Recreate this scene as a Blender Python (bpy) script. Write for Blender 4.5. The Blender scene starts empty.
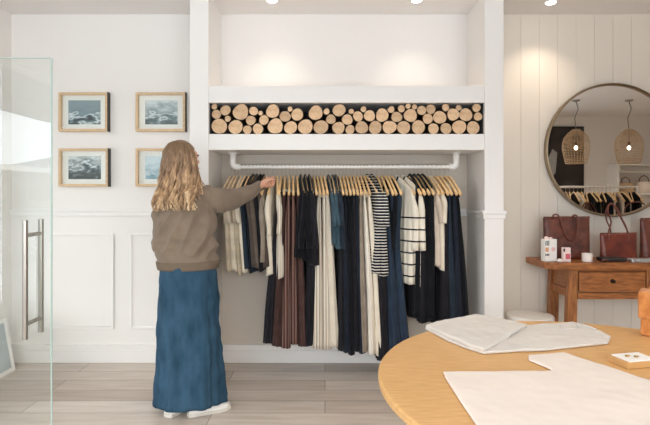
import bpy, bmesh, math, random
from math import sin, cos, pi, sqrt, radians as R
from mathutils import Vector, Matrix, noise
random.seed(7)
S = bpy.context.scene
COL = S.collection
F = 504.0; HZ = 195.0; CX = 325.0; EYE = 1.36
def P(px, py, d):
    return Vector(((px-CX)/F*d, d, EYE+(HZ-py)/F*d))
def srgb(r, g, b):
    def c(v):
        v /= 255.0
        return v/12.92 if v <= .04045 else ((v+.055)/1.055)**2.4
    return (c(r), c(g), c(b), 1)
# ------------------------------------------------------------ camera, world, exposure
cam = bpy.data.cameras.new('camera'); co = bpy.data.objects.new('camera', cam); COL.objects.link(co)
co.location = (0, 0, EYE); co.rotation_euler = (pi/2, 0, 0)
cam.sensor_width = 36; cam.lens = F/650*36; cam.shift_y = -(212.5-HZ)/650; cam.clip_start = .05; cam.clip_end = 900
S.camera = co
S.view_settings.view_transform = 'Standard'; S.view_settings.look = 'None'
S.view_settings.gamma = 1; S.view_settings.use_curve_mapping = False
S.view_settings.exposure = -0.43
try:
    S.cycles.use_denoising = True
    S.cycles.max_bounces = 10; S.cycles.diffuse_bounces = 6; S.cycles.transparent_max_bounces = 16
    S.cycles.sample_clamp_indirect = 6; S.cycles.caustics_reflective = False; S.cycles.caustics_refractive = False
except Exception: pass
W = bpy.data.worlds.new('sky'); S.world = W; W.use_nodes = True
nt = W.node_tree; bg = nt.nodes['Background']
SKY = 9.0
tc = nt.nodes.new('ShaderNodeTexCoord'); nz = nt.nodes.new('ShaderNodeTexNoise'); nz.inputs['Scale'].default_value = 2.2; nz.inputs['Detail'].default_value = 5
cr = nt.nodes.new('ShaderNodeValToRGB'); cr.color_ramp.elements[0].position = .35; cr.color_ramp.elements[0].color = (.74, .86, 1, 1)
cr.color_ramp.elements[1].position = .6; cr.color_ramp.elements[1].color = (1, .985, .96, 1)
nt.links.new(tc.outputs['Generated'], nz.inputs['Vector']); nt.links.new(nz.outputs['Fac'], cr.inputs['Fac']); nt.links.new(cr.outputs['Color'], bg.inputs['Color'])
bg.inputs['Strength'].default_value = SKY
def portal(y0, y1, z0, z1, x=-2.54):
    l = bpy.data.lights.new('window_portal', 'AREA'); l.shape = 'RECTANGLE'; l.size = y1-y0; l.size_y = z1-z0
    o = bpy.data.objects.new('window_portal', l); COL.objects.link(o); o.location = (x, (y0+y1)/2, (z0+z1)/2)
    o.rotation_euler = (pi/2, 0, pi/2+pi); l.energy = 1
    l.cycles.is_portal = True
    return o
XW = -2.55; YB = 4.10; YF = 3.65; YR = -1.3; XR = 6.3; ZC = 2.83
for a in ((-1.1, 1.62, .12, 2.46), (1.72, 2.78, .02, 2.16), (2.92, 3.98, .5, 2.4)):
    portal(*a)
pf = portal(-2.35, 2.9, .5, 2.46); pf.location = (.275, YR+.01, 1.48); pf.rotation_euler = (pi/2, 0, 0)      # fill window added behind the viewer to brighten the room
# ceiling lamps: x, y, watts; those beyond the alcove and cream wall are added fill
LAMPS = [(-.40, 3.80, 8), (.69, 3.80, 8), (1.72, 3.84, 16), (-1.5, 1.9, 14), (.35, 2.35, 15), (1.9, 2.2, 15), (3.1, 3.2, 24),
         (-1.5, .2, 14), (0.3, .2, 11), (1.9, .2, 11), (3.2, .9, 26), (5.2, 2.6, 45), (5.6, 0.0, 40)]

# ------------------------------------------------------------ materials
def mat(name, col, rough=.6, metal=0, var=.0, vscale=8, bump=0, bscale=60, stretch=(1, 1, 1), rand=0, sheen=0, emit=None, spec=None, col2=None, detail=4):
    m = bpy.data.materials.new(name); m.use_nodes = True
    n = m.node_tree; L = n.links; b = n.nodes['Principled BSDF']
    if len(col) == 3: col = srgb(*col)
    b.inputs['Base Color'].default_value = col; b.inputs['Roughness'].default_value = rough; b.inputs['Metallic'].default_value = metal
    if spec is not None: b.inputs['Specular IOR Level'].default_value = spec
    if sheen: b.inputs['Sheen Weight'].default_value = sheen; b.inputs['Sheen Roughness'].default_value = .5
    if emit: b.inputs['Emission Color'].default_value = emit[0]; b.inputs['Emission Strength'].default_value = emit[1]
    t = n.nodes.new('ShaderNodeTexCoord'); mp = n.nodes.new('ShaderNodeMapping'); mp.inputs['Scale'].default_value = stretch
    L.new(t.outputs['Object'], mp.inputs['Vector'])
    if var or col2:
        z = n.nodes.new('ShaderNodeTexNoise'); z.inputs['Scale'].default_value = vscale; z.inputs['Detail'].default_value = detail
        L.new(mp.outputs['Vector'], z.inputs['Vector'])
        r = n.nodes.new('ShaderNodeValToRGB'); r.color_ramp.elements[0].position = .33; r.color_ramp.elements[1].position = .67
        c2 = srgb(*col2) if col2 else tuple(min(1, v*(1+var)) for v in col[:3])+(1,)
        c1 = col if col2 else tuple(v*(1-var) for v in col[:3])+(1,)
        r.color_ramp.elements[0].color = c1; r.color_ramp.elements[1].color = c2
        L.new(z.outputs['Fac'], r.inputs['Fac']); src = r.outputs['Color']
        L.new(src, b.inputs['Base Color'])
        if rand:
            oi = n.nodes.new('ShaderNodeObjectInfo'); h = n.nodes.new('ShaderNodeHueSaturation'); mr = n.nodes.new('ShaderNodeMapRange')
            mr.inputs['To Min'].default_value = 1-rand; mr.inputs['To Max'].default_value = 1+rand
            L.new(oi.outputs['Random'], mr.inputs['Value']); L.new(mr.outputs['Result'], h.inputs['Value']); L.new(src, h.inputs['Color']); L.new(h.outputs['Color'], b.inputs['Base Color'])
    if bump:
        z2 = n.nodes.new('ShaderNodeTexNoise'); z2.inputs['Scale'].default_value = bscale; z2.inputs['Detail'].default_value = 3
        L.new(mp.outputs['Vector'], z2.inputs['Vector'])
        bp = n.nodes.new('ShaderNodeBump'); bp.inputs['Strength'].default_value = bump; bp.inputs['Distance'].default_value = .01
        L.new(z2.outputs['Fac'], bp.inputs['Height']); L.new(bp.outputs['Normal'], b.inputs['Normal'])
    return m
def fabric(name, c, var=.14, vs=14, bump=.12, rand=.08): return mat(name, c, .9, 0, var, vs, bump, 260, rand=rand, sheen=.08, spec=.15)
def banded(name, stops, coord='Z', scale=1, off=0, rough=.9, above=None):
    """repeating colour bands along one object axis; stops = [(position, rgb)] constant steps"""
    m = bpy.data.materials.new(name); m.use_nodes = True; n = m.node_tree; L = n.links; b = n.nodes['Principled BSDF']
    b.inputs['Roughness'].default_value = rough; b.inputs['Specular IOR Level'].default_value = .2
    t = n.nodes.new('ShaderNodeTexCoord'); s = n.nodes.new('ShaderNodeSeparateXYZ'); L.new(t.outputs['Object'], s.inputs[0])
    val = s.outputs[coord]
    mu = n.nodes.new('ShaderNodeMath'); mu.operation = 'MULTIPLY_ADD'; mu.inputs[1].default_value = scale; mu.inputs[2].default_value = off+50
    L.new(val, mu.inputs[0]); fr = n.nodes.new('ShaderNodeMath'); fr.operation = 'FRACT'; L.new(mu.outputs[0], fr.inputs[0])
    r = n.nodes.new('ShaderNodeValToRGB'); r.color_ramp.interpolation = 'CONSTANT'
    els = r.color_ramp.elements
    while len(els) < len(stops): els.new(.5)
    for e, (p, c) in zip(els, stops): e.position = p; e.color = srgb(*c)
    fac = fr.outputs[0]
    if above is not None:
        lt = n.nodes.new('ShaderNodeMath'); lt.operation = 'LESS_THAN'; lt.inputs[1].default_value = above; L.new(s.outputs['Z'], lt.inputs[0])
        mu2 = n.nodes.new('ShaderNodeMath'); mu2.operation = 'MULTIPLY'; L.new(fac, mu2.inputs[0]); L.new(lt.outputs[0], mu2.inputs[1]); fac = mu2.outputs[0]
    L.new(fac, r.inputs['Fac']); L.new(r.outputs['Color'], b.inputs['Base Color'])
    return m
M = {}
M['wall'] = mat('white_wall_paint', (236, 232, 228), .55, bump=.02, bscale=90)
M['warmwall'] = mat('cream_wall_paint', (230, 221, 208), .55, bump=.02, bscale=90)
M['greige'] = mat('greige_alcove_paint', (214, 203, 190), .6)
M['trim'] = mat('white_trim_paint', (239, 236, 233), .4)
M['ceil'] = mat('ceiling_paint', (232, 228, 225), .7)
M['shade_board'] = mat('shade_toned_board', (58, 60, 62), .8)  # shade inside the log compartment, put into the board colour
M['rail'] = mat('white_pipe', (245, 242, 238), .35)
M['hwood'] = mat('hanger_wood', (240, 202, 148), .4, var=.16, vscale=30, stretch=(1, 1, .2), rand=.14)
M['hwood2'] = mat('pale_hanger_wood', (236, 208, 170), .4, var=.1, vscale=30, rand=.08)
M['hblack'] = mat('black_hanger', (22, 21, 22), .5)
M['steel'] = mat('hook_steel', (190, 186, 180), .3, 1)
M['brushed'] = mat('brushed_steel', (176, 170, 162), .32, 1)
M['oak'] = mat('oak_table', (206, 158, 100), .42, vscale=16, stretch=(.8, 7, 3), col2=(222, 178, 120), detail=8, bump=.03, bscale=30)
M['oak_edge'] = mat('oak_edge', (196, 146, 88), .45, vscale=9, stretch=(1, 1, 14), col2=(216, 168, 108), detail=6)
M['frame_oak'] = mat('frame_oak', (214, 184, 146), .5, var=.1, vscale=20, stretch=(1, 1, 3))
M['frame_shade'] = mat('frame_side_shade', (58, 54, 50), .6)  # shadow along the oak frame's right side, given as a dark colour
M['pine'] = mat('antique_pine', (122, 70, 34), .42, vscale=7, stretch=(1.4, 9, 9), col2=(178, 112, 60), detail=7, bump=.05, bscale=20)
M['pinev'] = mat('antique_pine_upright', (116, 66, 34), .42, vscale=7, stretch=(9, 9, 1.4), col2=(172, 112, 62), detail=7, bump=.05, bscale=20)
M['iron'] = mat('dark_iron', (44, 38, 34), .45, .8)
M['leather'] = mat('brown_leather', (66, 32, 26), .42, vscale=14, col2=(116, 62, 46), bump=.25, bscale=38)
M['leather2'] = mat('reddish_leather', (84, 34, 26), .34, vscale=12, col2=(122, 54, 38), bump=.15, bscale=50)
M['strap'] = mat('leather_strap', (104, 52, 38), .45, var=.15)
M['suede'] = mat('tan_suede', (186, 112, 52), .85, vscale=26, col2=(212, 142, 78), bump=.5, bscale=140, sheen=.2)
M['kraft'] = mat('kraft_board', (196, 152, 98), .7, var=.08)
M['card'] = mat('white_card', (244, 242, 238), .6)
M['gold'] = mat('gold', (200, 158, 84), .25, 1)
M['pottery'] = mat('white_glazed', (238, 228, 222), .4)
M['silver'] = mat('silver_cloth', (176, 176, 176), .45, .3, var=.3, vscale=60, bump=.4, bscale=90)
M['blackleather'] = mat('black_leather', (38, 36, 36), .5, var=.2)
M['linen_grey'] = fabric('pale_grey_linen', (214, 209, 203), .03, 10, .1, 0)
M['linen_cream'] = fabric('cream_cotton', (232, 221, 212), .03, 6, .06, 0)
M['skin'] = mat('skin', (216, 164, 138), .5, var=.05, vscale=20)
M['sweater'] = mat('taupe_knit', (130, 115, 100), .95, var=.12, vscale=9, bump=.35, bscale=300, sheen=.15, spec=.1)
M['rib'] = mat('taupe_rib', (116, 102, 88), .95, var=.1, vscale=9, bump=.3, bscale=300, spec=.1)
M['denim'] = mat('blue_linen', (40, 66, 86), .9, vscale=16, col2=(56, 86, 108), bump=.25, bscale=120, stretch=(1, 1, .4), spec=.15)
M['shoe'] = mat('white_sneaker', (232, 229, 224), .55)
M['sole'] = mat('rubber_sole', (214, 208, 198), .7)
M['asphalt'] = mat('asphalt', (92, 92, 94), .9, var=.1)
M['pave'] = mat('pavement', (150, 148, 146), .9, var=.05)
M['hill'] = mat('far_hill', (84, 104, 118), .95, var=.15, vscale=.05)
M['bldg'] = mat('pale_building', (150, 148, 144), .9)
M['bldg_dark'] = mat('shopfront_grey', (70, 74, 74), .7, var=.2, vscale=1)
M['soffit'] = mat('canopy_paint', (120, 122, 122), .8)
M['black_art'] = mat('dark_print', (34, 28, 28), .5, vscale=3.2, col2=(62, 54, 52))
M['basket'] = mat('rattan', (196, 168, 134), .7, var=.2, vscale=40)
M['cord'] = mat('cord', (120, 112, 104), .6)
M['stool'] = mat('white_stool', (228, 224, 218), .5)
M['green'] = mat('green_print', (70, 160, 96), .6)
M['pink'] = mat('pink_print', (226, 140, 150), .6)
M['ink'] = mat('black_ink', (26, 24, 28), .6)
M['orange'] = mat('peach_print', (226, 170, 130), .6)
M['bark'] = mat('bark', (74, 56, 42), .95, var=.35, vscale=25, bump=.6, bscale=40, stretch=(1, .25, 1))
# log end with rings
def log_end():
    m = bpy.data.materials.new('cut_wood'); m.use_nodes = True; n = m.node_tree; L = n.links; b = n.nodes['Principled BSDF']; b.inputs['Roughness'].default_value = .75
    t = n.nodes.new('ShaderNodeTexCoord'); w = n.nodes.new('ShaderNodeTexWave'); w.wave_type = 'RINGS'; w.rings_direction = 'Y'; w.inputs['Scale'].default_value = 38
    w.inputs['Distortion'].default_value = 2.5; w.inputs['Detail'].default_value = 2; w.inputs['Detail Scale'].default_value = .6
    L.new(t.outputs['Object'], w.inputs['Vector'])
    r = n.nodes.new('ShaderNodeValToRGB'); r.color_ramp.elements[0].color = srgb(212, 172, 130); r.color_ramp.elements[1].color = srgb(238, 208, 172)
    L.new(w.outputs['Fac'], r.inputs['Fac'])
    z = n.nodes.new('ShaderNodeTexNoise'); z.inputs['Scale'].default_value = 22; z.inputs['Detail'].default_value = 5; L.new(t.outputs['Object'], z.inputs['Vector'])
    mx = n.nodes.new('ShaderNodeMixRGB'); mx.blend_type = 'MULTIPLY'; mx.inputs['Fac'].default_value = .5
    r2 = n.nodes.new('ShaderNodeValToRGB'); r2.color_ramp.elements[0].position = .35; r2.color_ramp.elements[0].color = (.62, .5, .4, 1); r2.color_ramp.elements[1].position = .55; r2.color_ramp.elements[1].color = (1, 1, 1, 1)
    L.new(z.outputs['Fac'], r2.inputs['Fac']); L.new(r.outputs['Color'], mx.inputs['Color1']); L.new(r2.outputs['Color'], mx.inputs['Color2'])
    oi = n.nodes.new('ShaderNodeObjectInfo'); h = n.nodes.new('ShaderNodeHueSaturation'); mr = n.nodes.new('ShaderNodeMapRange'); mr.inputs['To Min'].default_value = .85; mr.inputs['To Max'].default_value = 1.1
    L.new(oi.outputs['Random'], mr.inputs['Value']); L.new(mr.outputs['Result'], h.inputs['Value']); L.new(mx.outputs['Color'], h.inputs['Color']); L.new(h.outputs['Color'], b.inputs['Base Color'])
    return m
M['cut'] = log_end()
def floor_mat():
    m = bpy.data.materials.new('oak_plank_floor'); m.use_nodes = True; n = m.node_tree; L = n.links; b = n.nodes['Principled BSDF']; b.inputs['Roughness'].default_value = .38
    t = n.nodes.new('ShaderNodeTexCoord')
    br = n.nodes.new('ShaderNodeTexBrick'); br.inputs['Scale'].default_value = 1; br.inputs['Brick Width'].default_value = 1.9; br.inputs['Row Height'].default_value = .185
    br.inputs['Mortar Size'].default_value = .0022; br.offset = .37; br.inputs['Color1'].default_value = srgb(216, 206, 196); br.inputs['Color2'].default_value = srgb(184, 168, 154); br.inputs['Mortar'].default_value = srgb(112, 98, 86)
    L.new(t.outputs['Object'], br.inputs['Vector'])
    mp = n.nodes.new('ShaderNodeMapping'); mp.inputs['Scale'].default_value = (1.1, 11, 1); L.new(t.outputs['Object'], mp.inputs['Vector'])
    z = n.nodes.new('ShaderNodeTexNoise'); z.inputs['Scale'].default_value = 2.2; z.inputs['Detail'].default_value = 8; z.inputs['Distortion'].default_value = .6; L.new(mp.outputs['Vector'], z.inputs['Vector'])
    r = n.nodes.new('ShaderNodeValToRGB'); r.color_ramp.elements[0].position = .3; r.color_ramp.elements[0].color = (.68, .63, .58, 1); r.color_ramp.elements[1].position = .62; r.color_ramp.elements[1].color = (1.05, 1.05, 1.05, 1)
    L.new(z.outputs['Fac'], r.inputs['Fac'])
    mx = n.nodes.new('ShaderNodeMixRGB'); mx.blend_type = 'MULTIPLY'; mx.inputs['Fac'].default_value = .5; L.new(br.outputs['Color'], mx.inputs['Color1']); L.new(r.outputs['Color'], mx.inputs['Color2']); L.new(mx.outputs['Color'], b.inputs['Base Color'])
    return m
M['floor'] = floor_mat()
def glass_mat(name, ior, tint=(.93, .975, .96, 1)):
    m = bpy.data.materials.new(name); m.use_nodes = True; n = m.node_tree; L = n.links; n.nodes.remove(n.nodes['Principled BSDF']); out = n.nodes['Material Output']
    tr = n.nodes.new('ShaderNodeBsdfTransparent'); tr.inputs[0].default_value = tint; gl = n.nodes.new('ShaderNodeBsdfGlossy'); gl.inputs['Roughness'].default_value = 0.0
    fr = n.nodes.new('ShaderNodeFresnel'); fr.inputs['IOR'].default_value = ior
    ge = n.nodes.new('ShaderNodeNewGeometry'); iv = n.nodes.new('ShaderNodeMath'); iv.operation = 'SUBTRACT'; iv.inputs[0].default_value = 1; L.new(ge.outputs['Backfacing'], iv.inputs[1])
    ml = n.nodes.new('ShaderNodeMath'); ml.operation = 'MULTIPLY'; L.new(fr.outputs[0], ml.inputs[0]); L.new(iv.outputs[0], ml.inputs[1])
    mx = n.nodes.new('ShaderNodeMixShader'); L.new(ml.outputs[0], mx.inputs[0]); L.new(tr.outputs[0], mx.inputs[1]); L.new(gl.outputs[0], mx.inputs[2]); L.new(mx.outputs[0], out.inputs['Surface'])
    return m
M['glass'] = glass_mat('clear_glass', 1.45, (.985, .995, .99, 1)); M['door_glass'] = glass_mat('door_glass', 1.8, (.968, .985, .978, 1))
M['glass_edge'] = mat('green_glass_edge', (186, 212, 206), .2)
m = bpy.data.materials.new('mirror_silver'); m.use_nodes = True; b = m.node_tree.nodes['Principled BSDF']; b.inputs['Metallic'].default_value = 1; b.inputs['Roughness'].default_value = .01; b.inputs['Base Color'].default_value = (.86, .85, .82, 1); M['mirror'] = m
M['bulb'] = mat('lamp_glow', (255, 240, 215), .5, emit=((1, .86, .68, 1), 22))
M['lens'] = mat('lamp_lens', (255, 246, 230), .5, emit=((1, .93, .82, 1), 16))
# ------------------------------------------------------------ mesh builder
class MB:
    def __init__(s): s.v = []; s.f = []
    def add(s, vs, fs, T=None):
        k = len(s.v)
        s.v += [tuple(T @ Vector(v)) if T else tuple(v) for v in vs]; s.f += [tuple(i+k for i in f) for f in fs]; return s
    def box(s, x0, x1, y0, y1, z0, z1, T=None):
        return s.add([(x0, y0, z0), (x1, y0, z0), (x1, y1, z0), (x0, y1, z0), (x0, y0, z1), (x1, y0, z1), (x1, y1, z1), (x0, y1, z1)],
                     [(0, 3, 2, 1), (4, 5, 6, 7), (0, 1, 5, 4), (1, 2, 6, 5), (2, 3, 7, 6), (3, 0, 4, 7)], T)
    def tube(s, pts, r, seg=10, closed=False, flat=None, up=None):
        """r: number or list; flat: factor for the second radius"""
        pts = [Vector(p) for p in pts]; n = len(pts); rs = r if isinstance(r, (list, tuple)) else [r]*n
        vs = []; fs = []; pn = None
        for i, p in enumerate(pts):
            a = pts[(i-1) % n] if (closed or i) else p; c = pts[(i+1) % n] if (closed or i < n-1) else p
            t = (c-a).normalized()
            if pn is None: ref = Vector(up) if up else (Vector((0, 0, 1)) if abs(t.z) < .9 else Vector((0, 1, 0))); nn = (ref-t*ref.dot(t)).normalized()
            else: nn = (pn-t*pn.dot(t)).normalized()
            pn = nn; bb = t.cross(nn); fl = flat[i] if isinstance(flat, (list, tuple)) else (flat or 1)
            for k in range(seg):
                an = 2*pi*k/seg; vs.append(p+nn*cos(an)*rs[i]*fl+bb*sin(an)*rs[i])
        m = n if closed else n-1
        for i in range(m):
            for k in range(seg):
                a = i*seg+k; b_ = i*seg+(k+1) % seg; c = ((i+1) % n)*seg+(k+1) % seg; d = ((i+1) % n)*seg+k
                fs.append((a, b_, c, d))
        if not closed: fs.append(tuple(range(seg-1, -1, -1))); fs.append(tuple((n-1)*seg+k for k in range(seg)))
        return s.add(vs, fs)
    def lathe(s, prof, seg=32, T=None):
        """prof: (r, z) list"""
        vs = []; fs = []
        for r, z in prof:
            for k in range(seg): vs.append((r*cos(2*pi*k/seg), r*sin(2*pi*k/seg), z))
        for i in range(len(prof)-1):
            for k in range(seg): fs.append((i*seg+k, i*seg+(k+1) % seg, (i+1)*seg+(k+1) % seg, (i+1)*seg+k))
        fs.append(tuple(range(seg-1, -1, -1))); fs.append(tuple((len(prof)-1)*seg+k for k in range(seg)))
        return s.add(vs, fs, T)
    def ell(s, c, r, T=None, n=16, m=12):
        vs = []; fs = []
        for i in range(m+1):
            a = pi*i/m
            for k in range(n): vs.append((c[0]+r[0]*sin(a)*cos(2*pi*k/n), c[1]+r[1]*sin(a)*sin(2*pi*k/n), c[2]+r[2]*cos(a)))
        for i in range(m):
            for k in range(n): fs.append((i*n+k, (i+1)*n+k, (i+1)*n+(k+1) % n, i*n+(k+1) % n))
        return s.add(vs, fs, T)
    def prism(s, poly, z0, z1, T=None):
        n = len(poly)
        return s.add([(x, y, z0) for x, y in poly]+[(x, y, z1) for x, y in poly],
                     [tuple(range(n-1, -1, -1)), tuple(range(n, 2*n))]+[(i, (i+1) % n, n+(i+1) % n, n+i) for i in range(n)], T)
    def build(s, name, m, parent=None, base=None, smooth=False, bev=0, w=True, remesh=0, smooth_it=0, disp=None, sub=0):
        """w: coordinates are world ones and are re-based on the parent's (or own) origin"""
        vs = s.v
        if parent is not None: off = Vector(parent.get('_o', (0, 0, 0))) if w else Vector((0, 0, 0))
        elif base is not None: off = Vector(base)
        elif w:
            xs = [v[0] for v in vs]; ys = [v[1] for v in vs]; zs = [v[2] for v in vs]
            off = Vector(((min(xs)+max(xs))/2, (min(ys)+max(ys))/2, min(zs)))
        else: off = Vector((0, 0, 0))
        me = bpy.data.meshes.new(name); me.from_pydata([tuple(Vector(v)-off) for v in vs], [], s.f); me.update()
        bm = bmesh.new(); bm.from_mesh(me); bmesh.ops.remove_doubles(bm, verts=bm.verts, dist=1e-6); bmesh.ops.recalc_face_normals(bm, faces=bm.faces); bm.to_mesh(me); bm.free()
        me.materials.append(m)
        o = bpy.data.objects.new(name, me); COL.objects.link(o)
        if remesh:
            md = o.modifiers.new('r', 'REMESH'); md.mode = 'VOXEL'; md.voxel_size = remesh
            if smooth_it: sm = o.modifiers.new('s', 'SMOOTH'); sm.iterations = smooth_it; sm.factor = .5
            dg = bpy.context.evaluated_depsgraph_get(); nm = bpy.data.meshes.new_from_object(o.evaluated_get(dg)); o.modifiers.clear(); o.data = nm
            nm.name = name
            if not nm.materials: nm.materials.append(m)
            me = nm; smooth = True
        if disp:
            nrm = [v.normal.copy() for v in me.vertices]
            for v, nn in zip(me.vertices, nrm):
                v.co = v.co + nn*disp(v.co+off)
            me.update()
        if parent is not None:
            o.parent = parent
            if parent.type == 'MESH' and w: pass
        else: o.location = off
        o['_o'] = tuple(off) if parent is None or w else (0, 0, 0)
        if parent is not None and parent.get('_o') is not None and w: o['_o'] = tuple(Vector(parent['_o']))
        if smooth:
            for p in me.polygons: p.use_smooth = True
        if bev: bv = o.modifiers.new('bevel', 'BEVEL'); bv.width = bev; bv.segments = 2; bv.limit_method = 'ANGLE'
        if sub: su = o.modifiers.new('sub', 'SUBSURF'); su.levels = sub; su.render_levels = sub
        return o
def tag(o, label, cat, group=None, kind=None):
    o['label'] = label; o['category'] = cat
    if group: o['group'] = group
    if kind: o['kind'] = kind
    return o
def thing(name, label, cat, loc, group=None, rz=0):
    o = bpy.data.objects.new(name, None); COL.objects.link(o); o.location = loc; o.rotation_euler = (0, 0, rz); o['_o'] = tuple(loc)
    o.empty_display_size = .05
    return tag(o, label, cat, group)
def struct(name, mb, m, **k):
    o = mb.build(name, m, **k); o['kind'] = 'structure'; return o
ORD = ['first', 'second', 'third', 'fourth', 'fifth', 'sixth', 'seventh', 'eighth', 'ninth', 'tenth', 'eleventh', 'twelfth', 'thirteenth', 'fourteenth', 'fifteenth', 'sixteenth', 'seventeenth', 'eighteenth', 'nineteenth', 'twentieth']

# ------------------------------------------------------------ room shell
struct('floor', MB().box(XW-.15, XR+.1, YR-.1, YB+.1, -.1, 0), M['floor'], base=(0, 0, 0))
struct('ceiling', MB().box(XW-.15, XR+.1, YR-.1, YB+.1, ZC, ZC+.12), M['ceil'])
PX0, PX1 = -.98, -.843; QX0, QX1 = 1.156, 1.294       # the two pilasters
struct('wall_rear_left', MB().box(XW-.15, QX0+.07, YB, YB+.1, 0, ZC), M['wall'])
g = MB().box(QX0+.07, XR+.1, YB+.008, YB+.1, 0, ZC)
x = QX1
while x < XR:
    g.box(x+.0013, min(x+.1487, XR), YB+.003, YB+.01, 0, ZC); x += .15
struct('wall_rear_right', g, M['warmwall'])
struct('wall_front', MB().box(XW-.15, -2.35, YR-.1, YR, 0, ZC).box(-2.35, 2.9, YR-.1, YR, 0, .5).box(-2.35, 2.9, YR-.1, YR, 2.46, ZC).box(2.9, XR+.1, YR-.1, YR, 0, ZC), M['wall'])
g = MB().box(-2.35, 2.9, YR-.08, YR-.03, .5, .54).box(-2.35, 2.9, YR-.08, YR-.03, 2.42, 2.46)
for xx in (-2.33, -.6, 1.15, 2.88): g.box(xx-.02, xx+.02, YR-.08, YR-.03, .54, 2.42)
w_ = struct('window_3', g, M['trim']); MB().box(-2.31, 2.86, YR-.058, YR-.052, .54, 2.42).build('pane', M['glass'], w_)  # unseen window, added for fill light from behind the viewer
struct('wall_right', MB().box(XR, XR+.1, YR, YB, 0, ZC), M['wall'])
g = MB()
for y0, y1, z0, z1 in ((YR, -1.1, 0, ZC), (-1.1, 1.62, 0, .12), (-1.1, 1.62, 2.46, ZC), (1.62, 1.72, 0, ZC), (1.72, 2.78, 2.16, ZC), (2.78, 2.92, 0, ZC), (2.92, 3.98, 0, .5), (2.92, 3.98, 2.4, ZC), (3.98, YB, 0, ZC)):
    g.box(XW-.15, XW, y0, y1, z0, z1)
struct('wall_left', g, M['wall'])
for i, (y0, y1, z0, z1, nm) in enumerate(((-1.1, 1.62, .12, 2.46, 2), (2.92, 3.98, .5, 2.4, 1))):
    g = MB(); fx0, fx1 = XW-.11, XW-.05
    g.box(fx0, fx1, y0, y0+.04, z0, z1).box(fx0, fx1, y1-.04, y1, z0, z1).box(fx0, fx1, y0+.04, y1-.04, z0, z0+.04).box(fx0, fx1, y0+.04, y1-.04, z1-.04, z1)
    for k in range(1, nm):
        yy = y0+(y1-y0)*k/nm; g.box(fx0, fx1, yy-.02, yy+.02, z0+.04, z1-.04)
    w_ = struct('window_%d' % (i+1), g, M['trim'])
    MB().box(XW-.083, XW-.077, y0+.04, y1-.04, z0+.04, z1-.04).build('pane', M['glass'], w_)
struct('wall_alcove', MB().box(PX1+.001, QX0-.001, YB-.005, YB-.0005, .0, 1.686), M['greige'])
# mouldings
def rail_strip(mb, x0, x1, y, z, d=.03):
    mb.box(x0, x1, y-d, y, z-.012, z+.012).box(x0, x1, y-d*.55, y, z-.045, z-.012)
g = MB(); rail_strip(g, XW, PX0, YB, 1.235); struct('trim_1', g, M['trim'], bev=.003)
g = MB(); rail_strip(g, PX1, QX0, YB-.005, 1.235); struct('trim_2', g, M['trim'], bev=.003)
def base_strip(mb, x0, x1, y): mb.box(x0, x1, y-.018, y, 0, .10).box(x0, x1, y-.013, y, .10, .135).box(x0, x1, y-.024, y, .132, .15)
g = MB(); base_strip(g, XW, PX0, YB); struct('baseboard_left', g, M['trim'], bev=.003)
g = MB(); base_strip(g, PX1, QX0, YB-.005); struct('baseboard_alcove', g, M['trim'], bev=.003)
g = MB(); base_strip(g, QX1, XR, YB); struct('baseboard_right', g, M['trim'], bev=.003)
k = 3
for x0, x1 in ((-2.36, -1.717), (-1.587, -1.08)):
    g = MB(); z0, z1 = .27, 1.05; t = .018; d = .010
    g.box(x0, x1, YB-d, YB, z1-t, z1).box(x0, x1, YB-d, YB, z0, z0+t).box(x0, x0+t, YB-d, YB, z0+t, z1-t).box(x1-t, x1, YB-d, YB, z0+t, z1-t)
    struct('trim_%d' % k, g, M['trim'], bev=.004); k += 1
# pilasters with cap rail and plinth
for x0, x1 in ((PX0, PX1), (QX0, QX1)):
    g = MB().box(x0, x1, YF, YB, 0, ZC); struct('trim_%d' % k, g, M['trim'], bev=.003); k += 1
    g = MB()
    for e, za, zb in ((.018, 1.222, 1.247), (.010, 1.188, 1.222)):
        g.box(x0-e, x1+e, YF-e, YF, za, zb)
        inn = (x1, x1+e) if x0 < 0 else (x0-e, x0); g.box(inn[0], inn[1], YF, YB, za, zb)
        out_ = (x0-e, x0) if x0 < 0 else (x1, x1+e); g.box(out_[0], out_[1], YF, YB, za, zb)
    g.box(x0-.014, x1+.014, YF-.014, YF, 0, .15)
    inn = (x1, x1+.014) if x0 < 0 else (x0-.014, x0); g.box(inn[0], inn[1], YF, YB-.02, 0, .15)
    struct('trim_%d' % k, g, M['trim'], bev=.003); k += 1
ZA, ZB_, ZC_, ZD = 1.687, 1.803, 2.030, 2.152      # the two thick shelves
struct('trim_%d' % k, MB().box(PX1, QX0, YF+.006, YB, ZA, ZB_), M['trim'], bev=.003); k += 1
struct('trim_%d' % k, MB().box(PX1, QX0, YF+.006, YB, ZC_, ZD), M['trim'], bev=.003); k += 1
struct('trim_%d' % k, MB().box(PX1+.001, QX0-.001, YB-.02, YB-.001, ZB_, ZC_).box(PX1+.001, PX1+.006, YF+.03, YB-.02, ZB_, ZC_).box(QX0-.006, QX0-.001, YF+.03, YB-.02, ZB_, ZC_), M['shade_board']); k += 1  # inner boards coloured dark to stand for the shade behind the logs

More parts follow.
